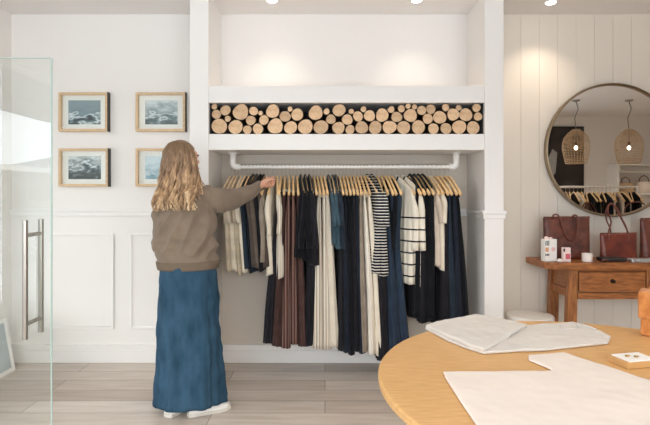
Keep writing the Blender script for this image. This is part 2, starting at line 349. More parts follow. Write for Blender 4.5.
# ------------------------------------------------------------ outside the shopfront
struct('pavement', MB().box(-6, XW-.15, -12, 12, -.12, -.02), M['pave'])
struct('street', MB().box(-250, -6, -250, 120, -.2, -.1), M['asphalt'])
struct('awning_soffit', MB().box(-5, XW-.15, -8, 7, 2.92, 3.02).box(-5.06, -5, -8, 7, 2.68, 3.05), M['soffit'])
cn = 0
for yy in (-6.8, 0.6, 4.6): struct('awning_post', MB().box(-4.96, -4.88, yy, yy+.08, -.02, 2.92), M['bldg_dark'])
def building(x, y0, y1, h, roof, lab, dark=False):
    t = thing('street_building', lab, 'building', (x, (y0+y1)/2, -.1))
    MB().box(x-6, x, y0, y1, -.1, h).build('wall', M['bldg'], t)
    g = MB()
    for i in range(int((y1-y0)/2.2)): g.box(x-.02, x+.04, y0+.3+i*2.2, y0+2.1+i*2.2, .1, h*.62)
    g.build('shop_window', M['bldg_dark'], t)
    MB().box(x-6.2, x+1.4, y0-.2, y1+.2, h, h+roof).build('roof', M['trim'], t)
building(-22, -78, -13, 3.0, .35, 'long low pale shop building across the street, reflected in the glass door')
building(-24, -8, 14, 3.3, .35, 'pale flat-roofed shop building straight across the street from the door')
g = MB(); vs = []; fs = []; nh = 90
for i in range(nh+1):
    a = R(100+200*i/nh); h = 21+5*sin(i*.4)+5*noise.noise((i*.25, 0, 0)); vs += [(260*cos(a), 260*sin(a), -1), (300*cos(a), 300*sin(a), h), (340*cos(a), 340*sin(a), -1)]
for i in range(nh): fs += [(3*i, 3*i+3, 3*i+4, 3*i+1), (3*i+1, 3*i+4, 3*i+5, 3*i+2)]
o = struct('hills', g.add(vs, fs), M['hill'])
# ------------------------------------------------------------ lamps in the ceiling
names = {0: 'round recessed ceiling light above left half of the log alcove', 1: 'round recessed ceiling light above right half of the log alcove', 2: 'round recessed ceiling light above cream wall right of the pilaster',
         3: 'added fill ceiling light nearest the glass door', 4: 'added fill ceiling light between round table and clothes rail', 5: 'added fill ceiling light above back of the round table', 6: 'added fill ceiling light in front of round mirror',
         7: 'added fill ceiling light by the shop window, near the front wall', 8: 'added fill ceiling light just right of the viewer', 9: 'added fill ceiling light near side of round table', 10: 'added fill ceiling light above the back rack',
         11: 'added fill ceiling light by the right wall', 12: 'added fill ceiling light in the front right corner'}  # the fill lights are unseen, added to brighten the room
for i, (x, y, e) in enumerate(LAMPS):
    t = thing('ceiling_light', names[i], 'ceiling light', (x, y, ZC-.006), 'recessed ceiling lights')
    MB().lathe([(.036, 0), (.05, 0), (.052, .006), (.036, .0062)], 28).build('trim_ring', M['trim'], t, w=False, smooth=False)
    MB().lathe([(.034, -.003), (.036, -.0005)], 24).build('lens', M['lens'], t, w=False)
    l = bpy.data.lights.new('spot', 'SPOT'); l.energy = e*1.5; l.spot_size = R(105); l.spot_blend = .8; l.color = (1, .84, .68); l.shadow_soft_size = .04
    so = bpy.data.objects.new('ceiling_light_beam', l); COL.objects.link(so); so.parent = t; so.location = (0, 0, -.02)

# ------------------------------------------------------------ glass door, open into the room
YD = 2.76; XE = -1.495; XH = -2.50
t = thing('glass_door', 'open frameless glass door with long steel pull handles, at left edge', 'door', (XH, YD, 0))
MB().box(XH, XE-.004, YD-.005, YD+.005, .01, 2.108).build('pane', M['door_glass'], t)
MB().box(XE-.004, XE, YD-.005, YD+.005, .01, 2.108).box(XH, XE-.004, YD-.005, YD+.005, 2.108, 2.111).build('glass_edge', M['glass_edge'], t)
for s, d, la in ((-1, .075, 'room-side steel pull'), (1, .075, 'far-side steel pull')):
    yy = YD+s*d; hx = -1.598
    h = MB().tube([(hx, yy, .59), (hx, yy, 1.225)], .0145, 16).build('handle', M['brushed'], t, smooth=False, bev=.001)
    for zz in (.67, 1.145): MB().tube([(hx, YD+s*.005, zz), (hx, yy, zz)], .011, 12).build('handle_mount', M['brushed'], h)
for zz in (.25, 1.85): MB().box(XH-.05, XH+.05, YD-.014, YD+.014, zz-.04, zz+.04).build('hinge', M['brushed'], t)
# poster on the shop window, leaning board
tag(MB().box(XW-.076, XW-.072, 1.36, 1.58, 1.27, 1.46).build('window_poster', M['card']), 'white and green poster stuck on the shop window glass', 'poster')
bpy.data.objects['window_poster']
pp = bpy.data.objects['window_poster']; MB().box(XW-.072, XW-.0712, 1.38, 1.56, 1.285, 1.33).build('green_band', M['green'], pp)
t = thing('leaning_board', 'white framed grey board leaning by the corner behind the glass door', 'board', (-2.47, 3.55, 0))
T = Matrix.Translation((-2.49, 0, 0)) @ Matrix.Rotation(R(-7), 4, 'Y')
T = Matrix.Translation((-2.40, 3.55, 0)) @ Matrix.Rotation(R(-10), 4, 'Y')
MB().box(-.012, 0, -.36, .36, .003, .035, T).box(-.012, 0, -.36, .36, .385, .42, T).box(-.012, 0, -.36, -.325, .035, .385, T).box(-.012, 0, .325, .36, .035, .385, T).build('frame', M['trim'], t)
MB().box(-.010, -.004, -.325, .325, .035, .385, T).build('panel', mat('pale_blue_grey_print', (176, 186, 190), .5, var=.12, vscale=6), t)

# ------------------------------------------------------------ framed prints
def print_mat(name, sky, mid, dark, seed, thr):
    m = bpy.data.materials.new(name); m.use_nodes = True; n = m.node_tree; L = n.links; b = n.nodes['Principled BSDF']; b.inputs['Roughness'].default_value = .35
    t = n.nodes.new('ShaderNodeTexCoord'); s = n.nodes.new('ShaderNodeSeparateXYZ'); L.new(t.outputs['Object'], s.inputs[0])
    mp = n.nodes.new('ShaderNodeMapping'); mp.inputs['Scale'].default_value = (1, 1, 2.2); mp.inputs['Location'].default_value = (seed*3.1, 0, seed*1.7); L.new(t.outputs['Object'], mp.inputs['Vector'])
    z = n.nodes.new('ShaderNodeTexNoise'); z.inputs['Scale'].default_value = 11; z.inputs['Detail'].default_value = 7; L.new(mp.outputs['Vector'], z.inputs['Vector'])
    a = n.nodes.new('ShaderNodeMath'); a.operation = 'MULTIPLY_ADD'; a.inputs[1].default_value = 3.2; L.new(s.outputs['Z'], a.inputs[0]); L.new(z.outputs['Fac'], a.inputs[2])
    r = n.nodes.new('ShaderNodeValToRGB'); e = r.color_ramp.elements
    e[0].position = thr-.1; e[0].color = srgb(*dark); e[1].position = thr+.42; e[1].color = srgb(*sky)
    k1 = e.new(thr); k1.color = srgb(*mid); k2 = e.new(thr+.07); k2.color = srgb(225, 230, 232); k3 = e.new(thr+.13); k3.color = srgb(*mid)
    L.new(a.outputs[0], r.inputs['Fac']); L.new(r.outputs['Color'], b.inputs['Base Color'])
    return m
prints = [(59, 108, 92.5, 131.5, ((140, 156, 162), (122, 142, 150), (62, 72, 78), 1, .30), 'oak-framed dark seascape print, upper left of four by the glass door', True),
          (59, 108.5, 148.5, 186.5, ((214, 220, 220), (124, 134, 136), (58, 64, 64), 4, .46), 'oak-framed grey rocky shore print, lower left of four beside the glass door', True),
          (136, 185.5, 92.5, 131.5, ((216, 224, 226), (132, 150, 156), (84, 98, 102), 7, .36), 'oak-framed pale print of dark breaking waves, upper right of four', False),
          (136, 185.5, 148.5, 186.5, ((214, 226, 232), (160, 186, 198), (130, 160, 176), 12, .26), 'oak-framed pale blue seascape print, lower right, partly behind woman', False)]
for x0, x1, y0, y1, pm, lab, dark in prints:
    a = P(x0, y1, YB-.03); c = P(x1, y0, YB-.03); X0, X1, Z0, Z1 = a.x, c.x, a.z, c.z
    t = thing('framed_print', lab, 'picture', ((X0+X1)/2, YB, (Z0+Z1)/2), 'oak framed prints on the left wall')
    f = .020; yf, yb = YB-.042, YB-.001; g = MB()
    g.box(X0, X1, yf, yb, Z1-f, Z1).box(X0, X1, yf, yb, Z0, Z0+f).box(X0, X0+f, yf, yb, Z0+f, Z1-f).box(X1-f, X1, yf, yb, Z0+f, Z1-f).build('frame', M['frame_oak'], t, bev=.002)
    MB().box(X1+.0002, X1+(.007 if dark else .004), yf-.004, yb, Z0-.002, Z1+.002).build('frame_shade', M['frame_shade'], t)  # dark strip that paints in the shadow beside the frame
    MB().box(X0+f, X1-f, yb-.012, yb-.006, Z0+f, Z1-f).build('mount', M['card'], t)
    MB().box(X0+f, X1-f, yf+.012, yf+.014, Z0+f, Z1-f).build('glazing', M['glass'], t)
    mx, mz = .068, .060
    MB().box(X0+mx, X1-mx, yb-.0135, yb-.012, Z0+mz, Z1-mz).build('print', print_mat('seascape_%d' % pm[3], *pm), t)

# ------------------------------------------------------------ logs on the shelf
L5 = [(60,125,12),(95,140,22),(55,158,20),(123,167,13),(83,196,33),(168,135,34),(154,200,31),(226,136,19),(214,164,21),(207,206,19),(252,207,23),(254,145,10),(275,166,21),(305,124,29),(317,201,33),(352,152,24),(375,126,11),(385,200,28),(408,150,26),(446,200,32),(502,140,31),(545,126,13),(550,167,21),(511,198,31),(582,202,27),(595,133,27),(622,167,23),(632,208,20)]
L6 = [(5,118,11),(40,138,21),(68,110,12),(53,187,26),(88,145,23),(105,192,27),(140,145,27),(174,116,14),(167,190,28),(192,150,22),(215,123,15),(237,107,11),(224,188,27),(252,146,27),(272,107,11),(296,126,19),(281,191,28),(321,158,21),(335,116,20),(336,197,22),(370,150,27),(390,116,15),(388,195,23),(424,140,25),(456,110,12),(440,188,29),(478,148,27),(506,115,17),(507,193,27),(526,151,17)]
logs = [(200+a/4.253, 80+b_/4.253, r/4.253) for a, b_, r in L5]+[(350+a/4.0625, 80+b_/4.0625, r/4.0625) for a, b_, r in L6]
dL = 3.69; LG = []
for x, y, r in logs:
    p = P(x, y, dL); LG.append([p.x, p.z, r/F*dL*1.05])
for it in range(260):         # settle: keep inside the compartment and apart
    for i, a in enumerate(LG):
        a[1] -= .0002
        for j in range(i+1, len(LG)):
            b_ = LG[j]; dx, dz = b_[0]-a[0], b_[1]-a[1]; dd = sqrt(dx*dx+dz*dz); mn = (a[2]+b_[2])*1.0
            if dd < mn:
                q = (mn-dd)/2/dd; a[0] -= dx*q; a[1] -= dz*q; b_[0] += dx*q; b_[1] += dz*q
        a[1] = min(max(a[1], ZB_+a[2]*1.0), ZC_-a[2]*1.0); a[0] = min(max(a[0], PX1+.008+a[2]*1.0), QX0-.008-a[2]*1.0)
rows = {0: [], 1: [], 2: []}
for i, a in enumerate(LG):
    rows[0 if a[1]-a[2] < ZB_+.012 else (2 if a[1]+a[2] > ZC_-.028 else 1)].append(i)
rn = {0: 'bottom', 1: 'middle', 2: 'top'}; lab = {}
for r_, ids in rows.items():
    ids.sort(key=lambda i: LG[i][0]); n = len(ids)
    for q, i in enumerate(ids):
        sz = 'thick' if LG[i][2] > .048 else ('thin' if LG[i][2] < .03 else 'medium')
        lab[i] = '%s round-cut firewood log, %s from the %s end in the %s row' % (sz, ORD[min(q, n-1-q)], 'left' if q <= n-1-q else 'right', rn[r_])
for i, (x, z, r) in enumerate(LG):
    rnd = random.Random(i); yf = dL+rnd.uniform(-.015, .02); ph = rnd.uniform(0, 6); e2, e3 = rnd.uniform(.0, .09), rnd.uniform(0, .06)
    def rr(th): return r*(1-.035+e2*cos(2*th+ph)*.6+e3*cos(3*th+ph*2)*.7)
    t = thing('firewood_log', lab[i], 'log', (x, yf, z-r), 'cut logs stacked on the shelf')
    n = 26; ring = [(rr(2*pi*k_/n)*cos(2*pi*k_/n), rr(2*pi*k_/n)*sin(2*pi*k_/n)) for k_ in range(n)]
    ye = YB-.03-yf
    vs = [(a, .0, r+b_) for a, b_ in ring]+[(a*1.0, ye, r+b_) for a, b_ in ring]
    MB().add(vs, [(k_, (k_+1) % n, n+(k_+1) % n, n+k_) for k_ in range(n)]+[tuple(range(n, 2*n))]+[tuple(range(n-1, -1, -1))]).build('bark', M['bark'], t, w=False)
    vs = [(a*.955, -.0015, b_*.955) for a, b_ in ring]+[(a*.955, -.0001, b_*.955) for a, b_ in ring]
    ce = MB().add(vs, [tuple(range(n-1, -1, -1)), tuple(range(n, 2*n))]+[(k_, (k_+1) % n, n+(k_+1) % n, n+k_) for k_ in range(n)]).build('cut_end', M['cut'], t, w=False)
    ce.location = (rnd.uniform(-.1, .1)*0, 0, r)

# ------------------------------------------------------------ clothes rail
YRl, ZRl = 3.88, 1.577
t = thing('clothes_rail', 'white pipe clothes rail hung under the lower thick shelf', 'clothes rail', (.15, YRl, ZRl))
xl, xr = -.708, 1.008
MB().tube([(xl+.02, YRl, ZRl), (xr-.02, YRl, ZRl)], .0145, 14).build('rail', M['rail'], t)
for xx, s in ((xl, 1), (xr, -1)):
    br = MB().tube([(xx, YRl, ZA-.012), (xx, YRl, ZRl+.028)]+[(xx+s*.028*(1-cos(a)), YRl, ZRl+.028-.028*sin(a)) for a in (.4, .8, 1.2, pi/2)]+[(xx+s*.055, YRl, ZRl)], .025, 14).build('elbow_bracket', M['rail'], t, smooth=True)
    MB().lathe([(.038, ZA-.012), (.04, ZA-.002)], 20, Matrix.Translation((xx, YRl, 0))).build('flange', M['rail'], br)

HW = .205; HNECK = -.078; HEND = -.212           # hanger: heights below the rail centre
def hanger_meshes():
    g = MB(); pts = []; rs = []
    for i in range(-8, 9):
        u = i/8; pts.append((0, u*HW, HNECK+(HEND-HNECK)*(abs(u)**1.25)-.004*0)); rs.append(.0078 if abs(u) < .8 else .0095)
    g.tube(pts, rs, 10, flat=1.6, up=(0, 0, 1)); body = g
    b_ = MB().tube([(0, -HW*.84, HEND+.012), (0, HW*.84, HEND+.012)], .0045, 8)
    h = MB(); hp = [(0, 0, HNECK+.006), (0, 0, -.030), (0, .010, -.020)]
    for a in range(-40, 200, 24): hp.append((0, .0185*cos(R(a)), .002+.0185*sin(R(a))))
    h.tube(hp, .0021, 6)
    return body, b_, h
_hb = {}
def hanger(x, yaw, m, label, y=YRl, z=ZRl, group='wooden hangers on the rail', lite=False):
    key = m.name
    t = thing('clothes_hanger', label, 'hanger', (x, y, z), group, rz=yaw)
    if key not in _hb:
        body, b_, h = hanger_meshes()
        _hb[key] = [body.build('hanger_arms', m, t, w=False, smooth=True), b_.build('trouser_bar', m, t, w=False, smooth=True), h.build('hook', M['steel'], t, w=False, smooth=True)]
    else:
        for src in _hb[key]:
            c = src.copy(); COL.objects.link(c); c.parent = t
    return t
def stadium(a, b_, n):
    """n points around a stadium, with normals; starts at the +u end"""
    per = 4*max(a-b_, 0)+2*pi*b_; out = []
    st = max(a-b_, 0)
    for i in range(n):
        s = per*i/n
        q = pi*b_/2
        def arc(c, ang): return (c+b_*cos(ang), b_*sin(ang), cos(ang), sin(ang))
        if s < q: out.append(arc(st, s/b_))
        elif s < q+2*st: out.append((st-(s-q), b_, 0, 1))
        elif s < 3*q+2*st: out.append(arc(-st, pi/2+(s-q-2*st)/b_))
        elif s < 3*q+4*st: out.append((-st+(s-3*q-2*st), -b_, 0, -1))
        else: out.append(arc(st, 3*pi/2+(s-3*q-4*st)/b_))
    return out
def drape(x, yaw, ztop, slope, zbot, a0, a1, b0, b1, dx, amp, nf, seed, rows_=22, n=110, y=YRl, tops=False, ragged=.0, dtop=0):
    """cloth hanging from a hanger; local u runs along the hanger, t across"""
    rnd = random.Random(seed); ph = rnd.uniform(0, 6); ph2 = rnd.uniform(0, 6); g = MB(); vs = []
    top = stadium(a0, .004, n)
    wob = rnd.uniform(-.006, .006)
    for i in range(rows_+1):
        s = i/rows_; e = s**.8
        a = a0+(a1-a0)*(s**.9); b_ = .004+(b0-.004)*min(1, s/.10)+(b1-b0)*s
        if s > 0 and s < .1: b_ = max(b_, b0*(s/.1)**.5)
        pts = stadium(a, b_, n)
        for k_, (u, tt, nu, nv) in enumerate(pts):
            f = amp*min(1, .15+s*1.1)*(sin(nf*2*pi*k_/n+ph+.8*sin(2.2*s+ph2))*.65+.35*sin(nf*1.63*2*pi*k_/n+ph2))
            wv = .003*sin(7*s+k_*.15+ph)
            if i == 0: f = 0; wv = 0
            u2 = u+nu*f; t2 = tt+nv*(f+wv)
            ut = top[k_][0]; zt = ztop-slope*(abs(ut)/HW)**1.25
            zz = zt+(zbot-zt)*s + (ragged*sin(3*2*pi*k_/n+ph)*s*s)
            vs.append((t2+dx*e+wob*sin(3*s+ph), u2, zz))
    for i in range(rows_):
        for k_ in range(n): g.f.append((i*n+k_, i*n+(k_+1) % n, (i+1)*n+(k_+1) % n, (i+1)*n+k_))
    g.v = vs; g.f.append(tuple(range(n-1, -1, -1))); g.f.append(tuple(rows_*n+k_ for k_ in range(n)))
    return g
def sleeve(side, ztop, length, r, dx, seed, a0):
    rnd = random.Random(seed); pts = []; rs = []
    for i in range(11):
        s = i/10
        pts.append((dx*s*.6+.006*sin(5*s+seed), side*(a0*.93+.022*sin(min(1, s*2.2)*pi/2)+.012*s), ztop-.012-length*s)); rs.append(r*(.55+.6*min(1, s*3))*(1-.25*s)*(1+.08*sin(9*s+seed)))
    return MB().tube(pts, rs, 12, flat=.6, up=(1, 0, 0))
def garment(npx, kind, m, ybot, bpx, yaw, label, name, cat, b0=.011, b1=.02, amp=.005, nf=22, hm='hwood', seed=0, a0=None, a1=None, group=None, dback=YRl, zrail=ZRl, slv=None, top_dz=0, xover=None, cuff=None, hlabel=None, lite=False, hgroup='wooden hangers on the rail'):
    X = xover if xover is not None else (npx-CX)/F*dback
    rz = R(yaw)
    hanger(X, rz, M[hm], hlabel or ('%s hanger holding the %s' % ({'hwood': 'wooden', 'hwood2': 'pale wooden', 'hblack': 'black'}[hm], label)), y=dback, z=zrail, group=hgroup)
    t = thing(name, label, cat, (X, dback, zrail), group, rz=rz)
    if xover is None:
        zb = EYE+(HZ-ybot)/F*(dback-.12); dxw = (bpx-CX)/F*(dback-.10)-X
    else: zb = ybot; dxw = bpx
    zb -= zrail
    dx = dxw*cos(rz)
    if kind == 'top':
        a0 = a0 or .185; a1 = a1 or a0*.97
        g = drape(X, rz, HNECK+.010+top_dz, (HNECK-HEND)*.98, zb, a0, a1, b0, b1, dx, amp, nf, seed, n=64 if lite else 110, rows_=12 if lite else 22, ragged=.016)
        body = g.build('body', m, t, w=False, smooth=True)
        if slv:
            if m.name == 'cream_black_stripe':
                MB().tube([(-.038, u_, zt_) for u_, zt_ in ((-.06, -.078), (-.035, -.125), (.0, -.150), (.04, -.135), (.075, -.10), (.085, -.088))], .006, 8).build('neckline_trim', C['black'], t, w=False, smooth=True)
            for sd in (-1, 1):
                s_ = sleeve(sd, HEND+.02, slv[0], slv[1], dx, seed, a0)
                so = s_.build('sleeve', slv[2] if len(slv) > 2 else m, t, w=False, smooth=True)
    else:
        a0 = a0 or .165; a1 = a1 or .185
        g = drape(X, rz, HEND+.018, 0.0, zb, a0, a1, b0, b1, dx, amp, nf, seed, n=64 if lite else 130, rows_=12 if lite else 24, ragged=.006)
        g.build('skirt' if kind == 'skirt' else 'legs', m, t, w=False, smooth=True)
        wb = drape(X, rz, HEND+.022, 0, HEND-.022, a0+.003, a0+.003, b0+.002, b0+.002, dx*.05, .0, 2, seed, rows_=5, n=40)
        wb.build('waistband', m, t, w=False, smooth=True)
        if not lite:
            for sd in (-1, 1):
                MB().box(-.007, .007, sd*.12-.012, sd*.12+.012, HEND+.005, HEND+.04).build('clip', M['steel'], t, w=False)
    return t
C = {}
C['beige'] = fabric('beige_linen', (192, 178, 156)); C['beige2'] = fabric('sand_linen', (210, 198, 178))
C['navy'] = fabric('navy_cotton', (32, 37, 48)); C['navy2'] = fabric('ink_blue_cotton', (40, 50, 62)); C['black'] = fabric('black_cotton', (20, 21, 26)); C['black2'] = fabric('soft_black', (32, 31, 36))
C['taupe'] = fabric('dark_taupe_wool', (84, 74, 68)); C['taupe2'] = fabric('brown_grey_wool', (104, 92, 82)); C['stone'] = fabric('stone_knit', (146, 134, 120))
C['cream'] = fabric('cream_linen', (224, 214, 196), .05); C['cream2'] = fabric('ivory_cotton', (234, 226, 212), .04)
C['teal'] = fabric('slate_teal', (62, 84, 96), .18); C['steelblue'] = fabric('indigo_skirt', (44, 57, 74), .12)
C['blush'] = fabric('blush_beige', (206, 190, 174), .06)
C['creamstripe'] = banded('cream_pinstripe', [(0, (224, 214, 198)), (.72, (150, 138, 124))], 'X', 48)
C['creamribs'] = banded('cream_rib', [(0, (228, 220, 204)), (.7, (190, 176, 156))], 'X', 60)
C['plum'] = banded('plum_brown_stripe', [(0, (84, 58, 52)), (.74, (146, 118, 108))], 'X', 46)
C['plumplain'] = fabric('plum_brown', (76, 54, 50), .16)
C['bstripe'] = banded('black_white_stripe', [(0, (22, 24, 36)), (.68, (232, 228, 220))], 'Z', 46)
C['wstripe'] = banded('cream_black_stripe', [(0, (234, 226, 210)), (.87, (22, 24, 32))], 'Z', 11.5, .35, above=-.36)
G = []
def grp(necks, kind, mats, ybot, b_rng, yaw, labels, name, cat, group, **k):
    n = len(necks)
    for i, px in enumerate(necks):
        bp = b_rng[0]+(b_rng[1]-b_rng[0])*(i+.5)/n
        yw = yaw[0]+(yaw[1]-yaw[0])*(i/(max(1, n-1))); kk = dict(k)
        mm = mats[i % len(mats)]; yb = ybot+(i*37 % 5-2)*1.1
        lb = labels[i] if isinstance(labels, list) else labels % ORD[i]
        garment(px, kind, C[mm], yb, bp, yw, lb, name, cat, seed=int(px*10), group=group, **kk)
# yaw > 0 turns the near end of the hanger towards +x, < 0 towards -x  (near end is local -y)
grp([231, 234.5, 238, 242], 'top', ['beige', 'beige2', 'beige', 'cream'], 271, (232, 250), (-9, -6), '%s beige linen top from the rail\'s left end', 'hanging_shirt', 'shirt', 'beige tops at the left end of the rail', hm='hwood2', a0=.165, b1=.022, amp=.005, nf=16, slv=(.22, .03))
grp([246, 249.5], 'top', ['navy2', 'navy'], 271, (249, 258), (-8, -6), ['ink blue top hanging just right of the beige tops', 'darker navy top hanging between ink blue top and brown-grey tops'], 'hanging_shirt', 'shirt', 'navy tops near the left end', b1=.02, amp=.006, a0=.17)
grp([253.5, 257, 260.5, 264], 'top', ['taupe', 'taupe2', 'black2', 'taupe'], 268, (258, 270), (-8, -4), ['dark taupe top right beside the navy tops, near rail left end', 'brown-grey top behind the outstretched sleeve', 'charcoal top between two taupe tops, behind the sleeve', 'dark taupe top just left of the hand'], 'hanging_shirt', 'shirt', 'dark taupe tops beside the hand', hm='hwood', b0=.012, b1=.02, amp=.006, a0=.214, top_dz=.018)
grp([267.5], 'top', ['stone'], 267, (266.5, 270.5), (-6, -6), ['stone grey-brown long knit hanging right under the hand'], 'hanging_cardigan', 'cardigan', None, b0=.013, b1=.02, a0=.2, slv=(.5, .03))
grp([273, 277], 'top', ['cream', 'creamribs'], 276, (269, 281), (-4, 8), ['plain cream knit top held by the hand', 'ribbed cream knit top right of the hand'], 'hanging_shirt', 'shirt', 'cream knits at the hand', b0=.014, b1=.026, amp=.006, a0=.19, slv=(.30, .034))
grp([281.5, 285.5, 289.5, 293, 297], 'legs', ['black2', 'plumplain', 'plum', 'plum', 'plumplain'], 344, (265, 305), (0, 6), ['black wide trousers left of the plum striped pairs', 'plain dark plum trousers next to black wide pair', 'plum brown striped trousers, left one of two', 'plum brown striped trousers, right one of two', 'plain plum brown trousers beside the black tops'], 'hanging_trousers', 'trousers', 'plum brown trousers left of the rail middle', b0=.012, b1=.032, amp=.008, nf=26)
grp([301, 305, 309.5], 'top', ['black', 'black', 'black2'], 260, (292, 315), (9, 8), ['left one of three black tops between plum and cream trousers', 'middle one of three black tops between plum and cream trousers', 'right one of three black tops between plum and cream trousers'], 'hanging_shirt', 'shirt', 'black tops left of the rail middle', b0=.017, b1=.034, amp=.008, a0=.215, top_dz=.016, slv=(.40, .038))
grp([313.5, 317, 320.5, 324], 'legs', ['black2', 'creamstripe', 'creamstripe', 'cream'], 346, (301, 337), (8, 8), ['black trousers hidden between black tops and cream striped trousers', 'cream pinstriped wide trousers, left one of two', 'cream pinstriped wide trousers, right one of two', 'plain cream wide trousers below the teal tops'], 'hanging_trousers', 'trousers', 'cream wide trousers at the rail middle', b0=.012, b1=.036, amp=.009, nf=24)
grp([328.5, 332, 335.5], 'top', ['teal', 'teal', 'navy2'], 246, (330, 342), (7, 6), ['left slate teal top at the rail middle', 'right slate teal top at the rail middle', 'ink blue top just right of the teal tops'], 'hanging_shirt', 'shirt', 'teal tops at the rail middle', b0=.015, b1=.022, amp=.006, a0=.215, top_dz=.014, slv=(.24, .03))
grp([339.5, 343, 346.5, 350, 353.5], 'legs', ['black2', 'navy', 'black', 'black2', 'navy'], 350, (336, 362), (6, 6), ['black trousers beside the ink blue top, rail middle', 'navy trousers between two black pairs, rail middle', 'black trousers in the middle of five dark pairs', 'soft black trousers left of the last navy pair', 'navy trousers next to the cream trousers'], 'hanging_trousers', 'trousers', 'dark trousers right of the rail middle', b0=.011, b1=.022, amp=.006, nf=20)
grp([357, 360.5, 364], 'legs', ['stone', 'cream2', 'cream'], 352, (357, 381), (6, 8), ['stone coloured trousers left of the ivory pair', 'ivory long trousers left of the striped top', 'cream long trousers below the navy striped top'], 'hanging_trousers', 'trousers', 'cream trousers right of the dark pairs', b0=.011, b1=.026, amp=.007, nf=20)
grp([366.5, 371.5], 'top', ['bstripe', 'bstripe'], 276, (365, 379), (20, 18), ['navy top with thin white stripes, left one of two', 'navy top with thin white stripes, right one of two'], 'hanging_shirt', 'shirt', 'thin-striped navy tops', b0=.018, b1=.028, amp=.007, a0=.215, top_dz=.014, slv=(.24, .05))
grp([377, 381, 385], 'skirt', ['black2', 'steelblue', 'steelblue'], 360, (374, 408), (6, 10), ['black skirt between thin-striped tops and indigo skirts', 'long indigo blue skirt, left one of two', 'long indigo blue skirt, right one of two'], 'hanging_skirt', 'skirt', 'long indigo skirts', b0=.012, b1=.042, amp=.008, nf=18)
grp([388, 392], 'top', ['black', 'navy2'], 250, (387, 394), (10, 12), ['black top between thin-striped and wide-striped tops', 'ink blue top left of the cream wide-striped jumpers'], 'hanging_shirt', 'shirt', 'dark tops beside the wide-striped jumpers', b0=.013, b1=.02, amp=.006, a0=.18)
grp([397, 403.5], 'top', ['wstripe', 'wstripe'], 284, (396, 412), (30, 30), ['cream jumper with wide-spaced black stripes, left one of two', 'cream jumper with wide-spaced black stripes, right one of two'], 'hanging_jumper', 'jumper', 'cream black-striped jumpers', b0=.02, b1=.03, amp=.008, a0=.19, top_dz=.006, slv=(.42, .036), nf=12)
grp([410, 414, 418, 422], 'top', ['black', 'black2', 'black', 'black'], 320, (410, 428), (12, 14), ['%s black dress right of the wide-striped jumpers' % w_ for w_ in ORD[:4]], 'hanging_dress', 'dress', 'black dresses right of the jumpers', a0=.172, top_dz=.018, b0=.014, b1=.022, amp=.006)
grp([427, 431], 'top', ['blush', 'cream'], 268, (430, 438), (14, 14), ['blush beige blouse between black dresses and navy skirts', 'cream blouse left of the navy skirts at rail end'], 'hanging_blouse', 'blouse', 'pale blouses near the right end', b0=.014, b1=.022, amp=.006, a0=.185, slv=(.22, .032))
grp([436, 440, 445, 449], 'skirt', ['black2', 'navy2', 'navy', 'black'], 330, (436, 464), (13, 10), ['fourth dark skirt from the right end of the rail, soft black', 'third dark skirt from the right end, ink blue', 'navy skirt second from the right end of the rail', 'black skirt at the right end of the rail'], 'hanging_skirt', 'skirt', 'dark long skirts at the right end', b0=.012, b1=.026, amp=.007)

# ------------------------------------------------------------ the woman
wx, wy = -.87, 3.20
t = thing('person', 'woman with long wavy hair in taupe jumper and long blue skirt reaching for a hanger', 'person', (wx, wy, 0))
HC = Vector((-.897, 3.195, 1.583)); HR = Matrix.Translation(HC) @ Matrix.Rotation(R(-62), 4, 'Z')
def hp_(x, y, z): return HR @ Vector((x, y, z))
b_ = MB()
b_.ell((0, -.012, .018), (.072, .090, .096), HR, 24, 18)            # skull
b_.ell((0, .022, -.045), (.054, .062, .068), HR, 20, 14)            # lower face
b_.ell((0, .060, -.090), (.026, .024, .020), HR)                    # chin
b_.ell((0, .055, .018), (.052, .036, .050), HR)                     # brow
b_.tube([hp_(0, .082, .012), hp_(0, .093, -.012), hp_(0, .096, -.021)], [.008, .009, .0095], 10)
b_.ell((.0, .088, -.050), (.020, .010, .006), HR); b_.ell((0, .086, -.060), (.018, .010, .0065), HR)
for s in (-1, 1): b_.ell((s*.072, -.01, -.012), (.008, .017, .030), HR); b_.ell((s*.036, .066, -.022), (.02, .018, .02), HR)
b_.tube([(-.893, 3.185, 1.53), (-.888, 3.195, 1.44), (-.886, 3.20, 1.36)], [.050, .050, .062], 16)
SL = Vector((-1.005, 3.19, 1.34)); SRr = Vector((-.745, 3.245, 1.345))
b_.tube([(-.886, 3.2, 1.40), (-.886, 3.2, 1.32), (-.882, 3.2, 1.16), (-.878, 3.2, 1.02), (-.872, 3.2, .90), (-.868, 3.2, .80)], [.09, .15, .145, .125, .16, .16], 20, flat=[.55]*6, up=(0, 1, 0))
b_.tube([SL+Vector((.05, 0, .01)), SL, (-1.03, 3.16, 1.10), (-.99, 3.30, .97), (-.985, 3.36, .93)], [.05, .045, .036, .028, .024], 14)
WR = Vector((-.452, 3.60, 1.432)); EL = Vector((-.590, 3.43, 1.345))
b_.tube([SRr+Vector((-.05, 0, .01)), SRr, EL, WR, WR+(WR-EL).normalized()*.03], [.05, .044, .032, .024, .025], 14)
# legs and feet
for hx, kx, ax, ay in ((-.95, -.955, -.955, 3.20), (-.80, -.81, -.815, 3.20)):
    b_.tube([(hx, 3.2, .84), (hx, 3.2, .70), (kx, 3.2, .48), (ax, ay, .28), (ax, ay, .09)], [.075, .082, .055, .05, .036], 14)
